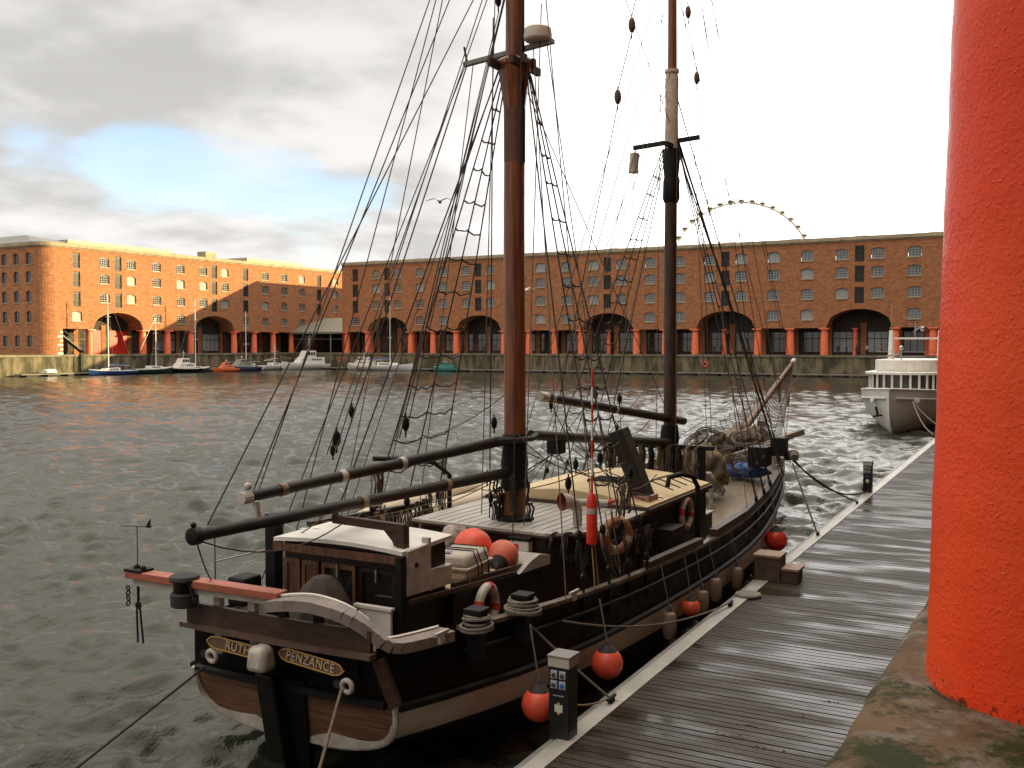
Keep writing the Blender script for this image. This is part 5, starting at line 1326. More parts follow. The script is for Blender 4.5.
# ---- mooring bitts with rope turns (parts of the ship)
def bitts():
    for (x, y, z, n_, s_) in ((2.0, 1.02, 1.90, 5, .12), (2.08, 2.05, 1.86, 8, .15)):
        b = MB(); b.box((x-.09, y-.09, z-.35), (x+.09, y+.09, z+.24)); b.box((x-.12, y-.12, z+.20), (x+.12, y+.12, z+.27)); bo = obj('mooring_bitt', b, BLACKM, ship, bevel=.012)
        r = MB(); r5 = random.Random(n_)
        for k in range(n_):
            q = s_*(1.25-.35*k/n_)+r5.uniform(0, .03); zz = z+.02+.2*k/n_; tx, ty_ = r5.uniform(-.12, .12), r5.uniform(-.12, .12)
            r.tube([(x+math.cos(a)*q*1.15, y+math.sin(a)*q, zz+tx*math.cos(a)*q+ty_*math.sin(a)*q) for a in [2*PI*i/22 for i in range(22)]], .02, 6, closed=True)
        obj('rope_turns', r, ROPEG, bo, smooth=True)
    for (x, y) in ((1.93, .35), (2.18, 3.4)):
        c = MB(); c.beam((x, y-.14, hs(y)+.12), (x, y+.14, hs(y)+.12), .04, .035); c.box((x-.02, y-.05, hs(y)), (x+.02, y+.05, hs(y)+.12)); obj('cleat', c, WHITE2, ship)
bitts()

# ================================================================= THINGS ON AND AROUND THE SHIP
def tline(name, label, pts, r, m_, cat='rope', group=None):
    mb = MB(); P = [Vector(p) for p in pts]; o0 = P[0].copy(); Q = []
    for i in range(len(P)-1):
        for k in range(6): Q.append(P[i].lerp(P[i+1], k/6))
    Q.append(P[-1]); mb.tube([q-o0 for q in Q], r, 6); o = obj(name, mb, m_, loc=o0, smooth=True); tag(o, label, cat, group); return o
def cat_pts(a, b, sag, n=12): a = Vector(a); b = Vector(b); return [a.lerp(b, i/n)-Vector((0, 0, sag*4*(i/n)*(1-i/n))) for i in range(n+1)]

def ball_fender(p, r, label, group=None, m_=ORANGE, top=1.9, tilt=(0, 0), x_rail=None, cat='buoy', hang=True):
    t = thing('buoy', label, cat, p, 0, group)
    b = MB(); prof = [(.02, -r)]
    for i in range(1, 15):
        a = -PI/2+PI*i/15*.86; prof.append((math.cos(a)*r, math.sin(a)*r))
    prof += [(r*.42, r*.93), (r*.30, r*1.12)]
    b.lathe(prof, 24); body = obj('body', b, m_, t, smooth=True)
    c = MB(); c.lathe([(r*.62, r*.80), (r*.50, r*.93), (r*.30, r*1.12), (r*.13, r*1.28), (r*.10, r*1.36)], 20); obj('neck', c, RUBBER, t, smooth=True)
    if hang:
        k = MB(); k.tube([(0, 0, r*1.3), (-.12, 0, top-p[2])], .012, 5); obj('lanyard', k, ROPEG, t)
    if tilt != (0, 0): t.rotation_euler = (tilt[0], tilt[1], 0)
    return t
G1 = 'ball fenders hanging along the starboard side'
ball_fender(S(2.50, 1.68, .88), .215, 'orange ball fender hanging just behind the nearest power pedestal', G1, top=1.85)
ball_fender(S(2.52, 3.78, .80), .225, 'orange ball fender hanging between the near pedestal and the pontoon edge', G1, top=1.7)
ball_fender(S(2.52, 7.5, .73), .16, 'small orange ball fender low between the pale cylinder fenders', G1, m_=ORANGE, top=1.6)
ball_fender(S(2.42, 14.0, .78), .26, 'bright red ball fender at the bow beyond the wooden step', G1, m_=REDP, top=1.9)
def cyl_fender(p, r, h, label):
    t = thing('cylinder_fender', label, 'fender', p, 0, 'pale cylinder fenders along the starboard side')
    b = MB(); b.lathe([(r*.3, -h/2-.05), (r*.8, -h/2-.02), (r, -h/2+.05), (r, h/2-.05), (r*.8, h/2+.02), (r*.3, h/2+.06)], 16); obj('body', b, mat('fender_pale', (.26, .18, .135), .5, var=.3, vs=5), t, smooth=True)
    c = MB(); c.lathe([(r*.35, h/2+.05), (r*.3, h/2+.12), (.02, h/2+.16)], 10); obj('eye', c, mat('fender_blue', (.05, .06, .09), .5), t, smooth=True)
    k = MB(); k.tube([(0, 0, h/2+.1), (-.15, 0, 1.65-p[2])], .011, 5); obj('lanyard', k, ROPEG, t)
for i, (y, z, l) in enumerate([(6.4, .68, 'nearest pale cylinder fender, left of the small orange ball'), (8.15, .66, 'pale cylinder fender just right of the small orange ball'), (8.95, .72, 'tallest pale cylinder fender against the hull before the step'), (10.4, .64, 'farthest pale cylinder fender, tucked behind the wooden step')]):
    cyl_fender(S(2.52, y, z), .115, .36, l)
# buoys and raft on the trunk cabin
t = ball_fender(S(.48, 3.5, 2.30), .29, 'large bright orange buoy resting on the aft cabin behind the white canister', 'buoys on the aft cabin', tilt=(R_(140), R_(20)), hang=False)
t = ball_fender(S(.92, 3.62, 2.20), .235, 'faded orange buoy with black end right of the white canister', 'buoys on the aft cabin', m_=ORANGE2, tilt=(R_(115), R_(-25)), hang=False)
def raft():
    t = thing('life_raft', 'white life raft canister strapped on the aft cabin beside the orange buoys', 'life raft', S(.84, 2.55, 2.09), SA+R_(6))
    w, l, h = .30, .40, .16
    for nm, z0, z1, tp in (('lower_shell', .03, .20, 1), ('upper_shell', .215, .40, .86)):
        b = MB(); b.box((-w, -l, z0), (w, l, z1), taper=tp); obj(nm, b, mat('raft_white', (.50, .44, .36), .4, var=.2), t, bevel=.06, smooth=True)
    b = MB(); b.box((-w-.02, -l-.02, .19), (w+.02, l+.02, .225)); obj('flange', b, WHITE2, t, bevel=.008)
    for y in (-.12, .0, .22):
        s_ = MB(); s_.tube([(-w-.03, y, .05), (-w-.03, y, .21), (-w*.84, y, .412), (w*.84, y, .412), (w+.03, y, .21), (w+.03, y, .05)], .010, 4); obj('strap', s_, BLACKM, t)
    s_ = MB(); s_.box((-.2, -.33, .403), (.0, -.22, .405)); obj('label_mark', s_, mat('label_blue', (.1, .18, .38), .5), t)
    c = MB(); c.tube([(w+.03, -l, 0), (w+.03, -l, .22)], .012, 5); c.tube([(w+.03, l*.6, 0), (w+.03, l*.6, .2)], .012, 5); c.tube([(-w, -l, .02), (w+.03, -l, .02), (w+.03, l, .02), (-w, l, .02)], .014, 5); obj('cradle', c, METAL, t)
raft()
t = thing('long_fender', 'cream and faded orange long fender lying behind the white canister', 'fender', S(.25, 2.9, 2.18), SA)
b = MB(); b.lathe([(.06, -.5), (.10, -.45), (.10, .02)], 14, (0, 0, 0), (-1, .5, 0)); obj('body', b, CREAM, t, smooth=True)
b = MB(); b.lathe([(.10, .0), (.115, .05), (.10, .22), (.05, .3)], 14, (0, 0, 0), (1, -.5, 0)); obj('end', b, ORANGE2, t, smooth=True)
def lifering(p, axis, label, c1, c2, R=.26, r=.065, grp='life rings on the ship', seg=True):
    t = thing('life_ring', label, 'life ring', p, 0, grp)
    q = MB(); q.ring((0, 0, 0), axis, R, r, 36, 10); obj('ring', q, c1, t, smooth=True)
    for a in (0, .5, 1, 1.5):
        s_ = MB(); s_.ring((0, 0, 0), axis, R, r+.004, 6, 10, a*PI+.35, a*PI+.75); obj('band', s_, c2, t, smooth=True)
lifering(S(1.34, 2.42, 1.78), (1, .1, 0), 'red and white life ring on the black side of the aft cabin', WHITE2, mat('ring_red', (.5, .04, .02), .5))
lifering(S(2.05, 5.25, 2.33), (1, -.55, 0), 'brownish orange life ring hung in the starboard rigging below the black stack', mat('ring_brown', (.34, .13, .06), .6, var=.4, vs=6), mat('ring_pale', (.4, .3, .22), .6), R=.235, r=.07)
lifering(S(1.69, 9.7, 1.98), (1, 0, 0), 'dull red and white life ring on the forward house side behind the davit', WHITE2, mat('ring_red', (.5, .04, .02), .5), R=.27)
def danbuoy():
    t = thing('dan_buoy', 'red float with tall red and white striped pole strapped upright amidships', 'dan buoy', S(2.10, 4.18, 2.38), 0)
    b = MB(); b.lathe([(.065, 0), (.08, .02), (.08, .62), (.06, .70), (.04, .75)], 16); obj('float', b, REDP, t, smooth=True)
    b = MB(); b.lathe([(.083, .46), (.083, .54)], 16); obj('reflective_band', b, WHITE2, t)
    z = .75
    for k in range(7):
        p = MB(); p.tube([(0, 0, z), (0, 0, z+.26)], .016, 8); obj('pole_section', p, REDP if k % 2 == 0 else WHITE, t); z += .26
    k = MB(); k.tube([(0, 0, 0), (.03, .03, -.5), (0, .1, -.9), (.05, .22, -1.0), (.04, .3, -.7)], .012, 5); obj('lanyard', k, mat('rope_yellow', (.32, .22, .08), .8), t)
danbuoy()
def dinghy():
    t = thing('inflatable_boat', 'cream inflatable boat slung on the port side behind the booms', 'inflatable boat', S(-2.85, 7.6, 2.05), SA)
    b = MB()
    pts = []
    for i in range(13): pts.append((-.5, -1.9+3.0*i/12, 0))
    for i in range(1, 12):
        a = PI*i/12; pts.append((-.5*math.cos(a), 1.1+.9*math.sin(a), .08*math.sin(a)))
    for i in range(13): pts.append((.5, 1.1-3.0*i/12, 0))
    rr = [.12+.14*min(1, i/4, (len(pts)-1-i)/4) for i in range(len(pts))]
    b.tube(pts, rr, 14); obj('tubes', b, TUBEGR, t, smooth=True)
    b = MB(); b.box((-.4, -1.5, -.12), (.4, 1.2, -.06)); obj('floor', b, BLACKM, t)
    b = MB(); b.box((-.42, -1.55, -.12), (.42, -1.48, .22)); obj('transom', b, PLANK, t)
    for x in (-.7,):
        k = MB(); k.tube([(x, -1.4, .1), (x, 1.0, .1)], .012, 5); obj('grab_line', k, ROPEM, t)
dinghy()
# davit arm of the inflatable
dv = MB(); dv.tube([S(-1.75, 6.1, 1.3)-S(0, 0, 0)+Vector((0, 0, 0)), ], .03) if 0 else None
t = MB(); t.tube([(-1.8, 6.5, 1.2), (-1.8, 6.5, 2.9), (-1.95, 6.2, 3.15), (-2.2, 5.7, 3.25), (-2.5, 5.1, 3.3)], .045, 8); obj('boat_davit', t, BLACKM, ship, smooth=True)
def blob(name, label, cat, p, r, sq, m_, seed, n=44, amp=.22, flat=None):
    b = MB(); b.ball((0, 0, 0), r, n, sq); rr = random.Random(seed); ph = [rr.uniform(0, 6) for _ in range(6)]; vs = []
    for v in b.v:
        x, y, z = v; nz = mnoise.fractal(Vector((x/r*1.6+seed, y/r*1.6, z/r*1.6)), .9, 2.1, 5); k = 1+amp*1.1*nz+amp*.5*(math.sin(5*x/r+ph[0])*math.sin(4*y/r+ph[1])+.6*math.sin(9*x/r+6*z/r+ph[2])+.5*math.sin(8*y/r-5*z/r+ph[3]))*.6
        z2 = max(z*k, -(flat or 9)); vs.append((x*k, y*k, z2))
    b.v = vs; o = obj(name, b, m_, loc=p, smooth=True, ang=80); tag(o, label, cat); return o
blob('tarpaulin', 'crumpled blue tarpaulin bundle on the foredeck inside the starboard bulwark', 'tarpaulin', S(.55, 17.6, 1.92), .36, (2.3, .8, .62), BLUET, 4, flat=.2)
blob('sail_bag', 'olive grey furled sail heap beside the foot of the foremast', 'sail', S(.35, 15.4, 2.15), .48, (1.0, 1.1, 1.25), SACK, 9, amp=.25, flat=.6)
blob('sail_bag', 'dark coiled rope and sail heap left of the olive sail heap', 'sail', S(-.45, 15.2, 2.1), .45, (1.1, 1, 1.1), mat('dark_sack', (.06, .05, .035), .9, var=.5, vs=8, bump=.03, bs=10), 12, amp=.3, flat=.6)
blob('sail_bag', 'pale brown furled jib lashed on the foredeck under the bowsprit', 'sail', S(.15, 19.4, 2.65), .42, (1.2, 1.6, .8), mat('tan_sack', (.20, .15, .10), .9, var=.4, vs=6, bump=.03, bs=7), 21, amp=.3, flat=.35)
blob('covered_winch', 'pale pinkish canvas cover over a winch behind the orange buoys', 'cover', S(-.32, 4.3, 2.15), .25, (1.05, .9, 1.15), BAG, 30, amp=.14, flat=.4)
c = MB(); c.lathe([(.50, 0), (.48, .12), (.40, .50), (.24, .80), (.12, .91), (.02, .94)], 7)
o = obj('canvas_cover', c, CANVAS, loc=S(.30, .25, 1.60), rz=.3, smooth=True, ang=25); tag(o, 'dark brown ribbed canvas cover over the steering gear at the stern', 'cover')
hf = MB(); hf.lathe([(.10, -.24), (.115, -.22), (.115, .22), (.10, .24)], 14); hf.tube([(0, 0, .24), (.05, 0, .40)], .01, 4); o = obj('hanging_float', hf, SLEEVE, loc=S(-.98, 13.6, 9.68), smooth=True); o.rotation_euler = (0, .08, 0); tag(o, 'pale cylindrical float hanging from the left end of the foremast crosstree', 'float')

# mooring lines
tline('mooring_line', 'dark mooring line running from the port stern fairlead down to the water', [S(-.95, -.42, 1.42), S(-1.6, -2.2, .40), S(-1.95, -3.1, -.25)], .016, ROPED, 'rope', 'mooring lines of the ship')
tline('mooring_line', 'pale mooring rope dropping from the starboard stern fairlead towards us', [S(1.20, -.54, 1.53), S(1.30, -1.2, .55), S(1.40, -1.8, -.25)], .018, ROPE, 'rope', 'mooring lines of the ship')
tline('mooring_line', 'long sagging rope from the hull amidships to the pontoon edge cleat', cat_pts(S(2.2, 3.0, 1.55), ppt(.1, 8.4, .68), .22), .016, ROPEG, 'rope', 'mooring lines of the ship')
tline('mooring_line', 'rope from the nearer bitt down behind the near pedestal', cat_pts(S(2.1, 2.05, 1.8), ppt(.1, 2.9, .66), .03), .016, ROPEG, 'rope', 'mooring lines of the ship')
tline('mooring_line', 'pale loop of rope on the cleat right of the near pedestal', cat_pts(S(2.35, 1.9, .95), ppt(.1, 2.9, .68), .14), .014, ROPE, 'rope', 'mooring lines of the ship')
tline('mooring_line', 'upper bow rope reaching to the far power pedestal', cat_pts(S(1.95, 17.8, 2.25), ppt(.1, 24.0, .70), .45), .022, ROPED, 'rope', 'mooring lines of the ship')
tline('mooring_line', 'middle bow rope sagging to the pontoon edge', cat_pts(S(1.95, 17.8, 2.2), ppt(.08, 21.6, .68), .12), .022, ROPED, 'rope', 'mooring lines of the ship')
tline('mooring_line', 'near steep bow rope with a knotted loop halfway', cat_pts(S(1.95, 17.7, 2.15), ppt(.08, 16.0, .68), .02), .022, ROPEM, 'rope', 'mooring lines of the ship')

# ================================================================= OTHER BOATS
def loft(stations, n=9, sheer_r=1.0):
    """stations: (y, half beam, z keel, z sheer, fullness)"""
    mb = MB()
    for sgn in (1, -1):
        base = len(mb.v)
        for (y, b, zk, zs, f) in stations:
            for j in range(n):
                s = j/(n-1); z = zk+(zs-zk)*s; mb.v.append((sgn*b*(1-(1-s)**f)**.6, y, z))
        for i in range(len(stations)-1):
            for j in range(n-1):
                q = (base+i*n+j, base+(i+1)*n+j, base+(i+1)*n+j+1, base+i*n+j+1); mb.f.append(q if sgn > 0 else q[::-1]); mb.m.append(1 if j >= n-2 else 0)
    st = stations[0]; pts = []
    for j in range(n):
        s = j/(n-1); pts.append((st[1]*(1-(1-s)**st[4])**.6, st[0], st[2]+(st[3]-st[2])*s))
    full = pts+[(-x, y, z) for x, y, z in pts[::-1]]; mb.mi = 0; mb.add(full, [tuple(range(len(full)))])
    for i in range(len(stations)-1):
        a, b = stations[i], stations[i+1]; mb.mi = 2
        mb.quad((-a[1], a[0], a[3]-.05), (a[1], a[0], a[3]-.05), (b[1], b[0], b[3]-.05), (-b[1], b[0], b[3]-.05))
    return mb
def std_hull(L, B, D, f=2.2):
    return [(-L/2, B*.38, .05, D*.85, f), (-L*.3, B*.47, -.2, D*.82, f), (0, B*.5, -.3, D*.86, f), (L*.22, B*.44, -.3, D*.95, f*.9), (L*.38, B*.25, -.2, D*1.08, f*.75), (L*.47, B*.08, .1, D*1.17, 1.4), (L*.5, .01, .5, D*1.2, 1.2)]
WGEL = mat('white_gelcoat', (.72, .70, .66), .3, var=.12, vs=1)
def sailboat(p, rz, L, B, D, hullm, label, mast_h, cover=NAVY, cabin=True, boom=True, stripe=None, cat='sailboat', trim=WGEL):
    t = thing('sailboat', label, cat, p, rz, 'boats moored along the far quay')
    obj('hull', loft(std_hull(L, B, D)), [hullm, trim if stripe is None else stripe, WGEL], t, smooth=True)
    if cabin:
        c = MB(); c.prism([(-B*.26, -L*.12, D*.8), (-B*.26, L*.22, D*.9), (-B*.26, L*.17, D*1.25), (-B*.26, -L*.12, D*1.35)], (B*.52, 0, 0)); cb = obj('cabin', c, WGEL, t, bevel=.05)
        for sx in (-1, 1):
            w = MB(); w.box((sx*(B*.26+.005)-.01, -L*.08, D*1.0), (sx*(B*.26+.005)+.01, L*.12, D*1.18)); obj('window', w, GLASS, cb)
    m_ = MB(); m_.tube([(0, L*.08, D*.7), (0, L*.08, mast_h)], [.10, .075], 8); mo = obj('mast', m_, WGEL, t)
    for k in (.45, .72):
        s_ = MB(); s_.tube([(-.8, L*.08, mast_h*k), (.8, L*.08, mast_h*k)], .035, 5); obj('spreader', s_, WGEL, mo)
    if boom:
        b = MB(); b.tube([(0, L*.07, D*1.75), (0, -L*.36, D*1.7)], .06, 6); obj('boom', b, WGEL, t)
        b = MB(); b.tube([(0, L*.06, D*1.85), (0, -L*.1, D*1.9), (0, -L*.34, D*1.76)], [.18, .16, .08], 8); obj('sail_cover', b, cover, t, smooth=True)
    r = MB()
    for a, b in (((0, L*.49, D*1.1), (0, L*.08, mast_h*.98)), ((0, -L*.49, D*.9), (0, L*.08, mast_h)), ((B*.45, L*.05, D*.9), (0, L*.08, mast_h*.95)), ((-B*.45, L*.05, D*.9), (0, L*.08, mast_h*.95))): r.tube([a, b], .018, 3)
    obj('stays', r, METAL, t)
    return t
def motorboat(p, rz, L, B, D, hullm, topm, label, wh=1.5, mastp=2.5, cat='motor boat', name='motor_boat', group='boats moored along the far quay'):
    t = thing(name, label, cat, p, rz, group)
    obj('hull', loft(std_hull(L, B, D, 2.6)), [hullm, topm, WGEL], t, smooth=True)
    c = MB(); c.prism([(-B*.34, -L*.28, D*.8), (-B*.34, L*.24, D*.85), (-B*.34, L*.14, D+wh*.62), (-B*.34, -L*.28, D+wh*.6)], (B*.68, 0, 0)); cb = obj('cabin', c, topm, t, bevel=.06)
    c = MB(); c.prism([(-B*.30, -L*.12, D+wh*.6), (-B*.30, L*.13, D+wh*.6), (-B*.30, L*.07, D+wh*1.35), (-B*.30, -L*.12, D+wh*1.35)], (B*.60, 0, 0)); wh_ = obj('wheelhouse', c, topm, t, bevel=.05)
    for i in range(4):
        y0 = -L*.10+i*L*.048
        for sx in (-1, 1):
            w = MB(); w.box((sx*(B*.30+.006)-.01, y0, D+wh*.82), (sx*(B*.30+.006)+.01, y0+L*.036, D+wh*1.18)); obj('window', w, GLASS, wh_)
            w = MB(); w.box((sx*(B*.34+.006)-.01, y0-L*.1, D+wh*.25), (sx*(B*.34+.006)+.01, y0-L*.1+L*.032, D+wh*.45)); obj('porthole', w, GLASS, cb)
    r = MB(); r.tube([(0, -L*.02, D+wh*1.3), (0, -L*.03, D+wh*1.3+mastp)], .05, 6); r.tube([(-.5, -L*.03, D+wh*1.3+mastp*.7), (.5, -L*.03, D+wh*1.3+mastp*.7)], .03, 5); obj('mast', r, WGEL, t)
    r = MB()
    for sx in (-1, 1): r.tube([(sx*B*.45, -L*.4, D*1.35), (sx*B*.46, 0, D*1.4), (sx*B*.28, L*.36, D*1.65), (0, L*.47, D*1.75)], .025, 4)
    obj('guard_rail', r, METAL, t)
    return t
GREEN = mat('dark_green_hull', (.015, .04, .03), .4, var=.3)
sailboat((-149.0, 119.0, 0), R_(178), 9.5, 2.9, .95, mat('blue_hull', (.025, .07, .22), .3), 'blue hulled sailing yacht moored below the rounded warehouse corner', 14.3)
sailboat((-149.6, 128.4, 0), R_(-5), 9.0, 2.9, 1.1, GREEN, 'dark green hulled boat with pale wheelhouse, second mast from the left', 10.4, cabin=True, boom=False)
motorboat((-149.6, 135.5, 0), R_(178), 8.2, 2.8, 1.0, BLACK, WHITE, 'white and red wheelhouse boat left of the orange dinghy', 1.3, 1.6)
sailboat((-150.2, 138.6, 0), R_(2), 9.0, 3.2, .9, mat('black_white_hull', (.03, .03, .04), .3), 'low dark yacht with tall mast behind the small orange boats', 14.2, stripe=WGEL)
motorboat((-146.6, 143.6, 0), R_(165), 5.5, 2.2, .8, mat('orange_hull', (.62, .10, .03), .5), mat('orange_top', (.6, .16, .07), .5), 'small orange boat between the white wheelhouse boat and the blue yachts', .8, .6)
sailboat((-149.2, 152.6, 0), R_(184), 9.5, 3.0, 1.1, NAVY, 'navy blue yacht with grey sail cover under the second warehouse arch', 12.2, cover=CANVAS)
motorboat((-147.6, 148.8, 0), R_(175), 7.5, 2.8, 1.2, mat('dull_blue', (.05, .07, .11), .5), mat('dull_grey_top', (.22, .22, .2), .6), 'dull blue workboat in front of the navy yacht', .9, .8)
sailboat((-149.0, 159.5, 0), R_(8), 8.5, 2.9, 1.2, WGEL, 'white yacht with covered deck left of the white motor cruiser', 5.5, boom=True, cover=BAG)
motorboat((-145.5, 166.5, 0), R_(160), 12.5, 3.9, 1.5, mat('cruiser_hull', (.62, .60, .56), .3), WGEL, 'white motor cruiser with dark boot stripe moored in the dock corner', 1.9, 2.8)
sailboat((-124.0, 165.8, 0), R_(-86), 13.0, 3.8, 1.3, WGEL, 'large white yacht with bare mast moored beside the long warehouse', 15.0)
motorboat((-130.5, 166.6, 0), R_(86), 9.0, 3.2, 1.3, WGEL, mat('cream_top', (.6, .58, .5), .4), 'white cabin cruiser just left of the large white yacht', 1.1, 1.0)
motorboat((-110.2, 167.0, 0), R_(88), 6.0, 2.4, .9, TEAL, TEAL, 'small boat under a teal cover right of the large white yacht', .7, .3)
d = thing('dinghy', 'small white upturned dinghy on the floating dock at far left', 'dinghy', (-151.5, 108.5, .55), R_(20), None)
b = loft([(-1.6, .6, 0, .5, 2.5), (0, .75, -.1, .5, 2.5), (1.1, .55, -.05, .55, 2), (1.7, .05, .2, .65, 1.4)]); b.v = [(x, y, .6-z) for x, y, z in b.v]; obj('hull', b, [WGEL, WGEL, WGEL], d)

def jetty(name, p, rz, L, label, posts=True):
    t = thing(name, label, 'jetty', p, rz, 'floating jetties along the far quays')
    a = MB(); a.box((0, -1.0, .30), (L, 1.0, .48)); obj('deck', a, mat('jetty_deck', (.20, .175, .14), .7, var=.3, vs=.6), t)
    x = 1.0
    while x < L-1:
        f = MB(); f.box((x, -.9, -.5), (x+2.2, .9, .298)); obj('float', f, ANTIF, t); x += 3.9 if L < 100 else 4.3
    return t
jetty('floating_jetty', (-152.2, 103.0, 0), R_(90), 15, 'floating jetty at far left holding the small dinghy')
jetty('floating_jetty', (-151.6, 118.0, 0), R_(90), 48, 'floating jetty behind the moored boats below the sunlit warehouse')
jetty('floating_jetty', (-148.0, 169.0, 0), 0, 150, 'long narrow floating jetty at the foot of the shaded quay wall')
# quay ladders, life-ring cabinets on the far wall
for i, (x, z) in enumerate([(-139.5, 2.2), (-57.5, 1.9)]):
    t = thing('life_ring', ['tiny red life ring on the quay wall in the dock corner', 'tiny red life ring on the quay wall right of the foremast'][i], 'life ring', (x, 170.30, z), 0, 'life rings on the quay wall')
    q = MB(); q.ring((0, 0, 0), (0, 1, 0), .42, .12, 20, 6); obj('ring', q, ORANGE, t, smooth=True)
for i, (x, y, lab) in enumerate([(-153.85, 116.4, 'dark timber fender post on the quay wall behind the blue yacht'), (-153.85, 131.2, 'dark timber fender post on the quay wall behind the green boat')]):
    b = MB(); b.box((-.05, -.3, -1), (.25, .3, 3.7)); o = obj('fender_post', b, ANTIF, loc=(x, y, 0)); tag(o, lab, 'post', 'timber posts on the far quay wall')

def white_ship():
    t = thing('passenger_boat', 'white passenger boat moored bow towards us beyond the pontoon, partly behind the red column', 'passenger boat', (-9.75, 63.6, 0), R_(180))
    WS = mat('ship_white', (.62, .60, .56), .42, var=.15, vs=.8, detail=7); WD = mat('ship_grey', (.5, .48, .45), .42, var=.2, vs=.7)
    # local: bow towards +y, stem at y=0
    st = [(-24, 2.9, -.3, 2.1, 3), (-18, 3.1, -.4, 2.1, 3), (-12, 3.15, -.5, 2.2, 2.8), (-8, 3.05, -.5, 2.3, 2.5), (-5, 2.75, -.5, 2.4, 2.0), (-3, 2.3, -.4, 2.5, 1.7), (-1.2, 1.55, -.3, 2.58, 1.4), (0, .8, -.1, 2.64, 1.25), (.8, .28, .5, 2.68, 1.2), (1.3, .02, 1.2, 2.70, 1.1)]
    obj('hull', loft(st, 12), [WS, WS, WS], t, smooth=True, ang=50)
    for sgn in (1, -1):
        a = MB(); a.tube([(sgn*b_*.985+sgn*.03, y, zs-.55) for (y, b_, zk, zs, f) in st[:-1]], .07, 6); obj('rubbing_strake', a, WS, t)
        a = MB(); a.tube([(sgn*b_, y, zs) for (y, b_, zk, zs, f) in st], .06, 6); obj('gunwale', a, WS, t)
        a = MB(); a.lathe([(.18, 0), (.2, .08), (.12, .1)], 12, (sgn*1.25, -.55, 1.95), (sgn, .8, .1)); obj('hawse_pipe', a, WHITE, t)
    k = MB(); k.beam((1.02, -.25, 1.55), (.86, -.15, .95), .10, .12); k.beam((1.15, -.1, .95), (.62, -.02, 1.05), .10, .12); obj('anchor', k, BLACKM, t)
    # saloon with a rounded window front
    def oval(y0, r, z): 
        pts = []
        for i in range(13):
            a = PI*i/12; pts.append((math.cos(a)*r, y0+math.sin(a)*r*.55, z))
        return pts
    s_ = MB(); s_.prism([(2.12, -16, 2.1)]+oval(-4.2, 2.12, 2.1)+[(-2.12, -16, 2.1)], (0, 0, .45)); obj('saloon_base', s_, WS, t)
    g = MB(); g.prism([(2.05, -16, 2.5)]+oval(-4.25, 2.05, 2.5)+[(-2.05, -16, 2.5)], (0, 0, .95)); obj('saloon_glass', g, mat('ship_glass', (.05, .045, .04), .12), t)
    for i in range(13):
        a = PI*i/12; x, y = math.cos(a)*2.09, -4.2+math.sin(a)*2.09*.55; p_ = MB(); p_.beam((x, y, 2.5), (x, y, 3.45), .13, .13); obj('window_pillar', p_, WS, t)
    for i in range(6):
        for sx in (-1, 1): p_ = MB(); y = -6-i*1.9; p_.box((sx*2.09-.07, y-.08, 2.5), (sx*2.09+.07, y+.08, 3.45)); obj('window_pillar', p_, WS, t)
    r = MB(); r.prism([(2.36, -16.3, 3.42)]+oval(-4.1, 2.36, 3.42)+[(-2.36, -16.3, 3.42)], (0, 0, .18)); obj('saloon_roof', r, WHITE, t, bevel=.05)
    f = MB(); f.prism([(2.0, -13, 3.6)]+oval(-5.6, 2.0, 3.6)+[(-2.0, -13, 3.6)], (0, 0, .75)); obj('flybridge', f, WHITE, t, bevel=.06)
    for sx in (-1, 1):
        m_ = MB(); m_.prism([(sx*1.45-.12, -9.2, 4.2), (sx*1.55-.12, -8.4, 4.2), (sx*1.55-.12, -8.8, 6.3), (sx*1.55-.12, -9.1, 6.3)], (.24, 0, 0)); obj('arch_post', m_, WHITE, t)
        a_ = MB(); a_.tube([(sx*1.55, -8.9, 6.2), (sx*1.55, -8.9, 8.2)], .025, 4); obj('whip_aerial', a_, METAL, t)
    m_ = MB(); m_.beam((-1.6, -8.9, 5.75), (1.6, -8.9, 5.75), .10, .12); obj('arch_beam', m_, WHITE, t)
    m_ = MB(); m_.tube([(0, -8.9, 5.8), (0, -8.9, 6.9)], .05, 6); m_.beam((-.4, -8.9, 6.6), (.1, -8.9, 6.2), .2, .1); m_.ball((-.45, -8.9, 6.4), .18, 8); obj('radar_scanner', m_, METAL, t)
    m_ = MB(); m_.tube([(.5, -6.3, 4.3), (.5, -6.3, 5.0)], .05, 6); m_.ball((.5, -6.3, 5.1), .17, 8); m_.beam((1.5, -6.6, 4.55), (.5, -6.4, 4.75), .08, .08); obj('searchlight', m_, METAL, t)
    rl = MB()
    for z in (4.55, 4.85): rl.tube([(2.0, -12, z), (2.0, -6, z), (1.2, -4.9, z), (-1.2, -4.9, z), (-2.0, -6, z), (-2.0, -12, z)], .025, 4)
    obj('guard_rail', rl, METAL, t)
    tline('mooring_line', 'thin pale rope looping from the white passenger boat bow to the pontoon', cat_pts((-8.6, 63.3, 1.95), (-6.5, 55.5, .7), .35), .03, ROPE, 'rope', 'mooring lines of the passenger boat')
    tline('mooring_line', 'second thin rope from the passenger boat bow hidden towards the column', cat_pts((-8.6, 63.4, 1.95), (-6.6, 60.0, .7), .15), .03, ROPEG, 'rope', 'mooring lines of the passenger boat')
white_ship()

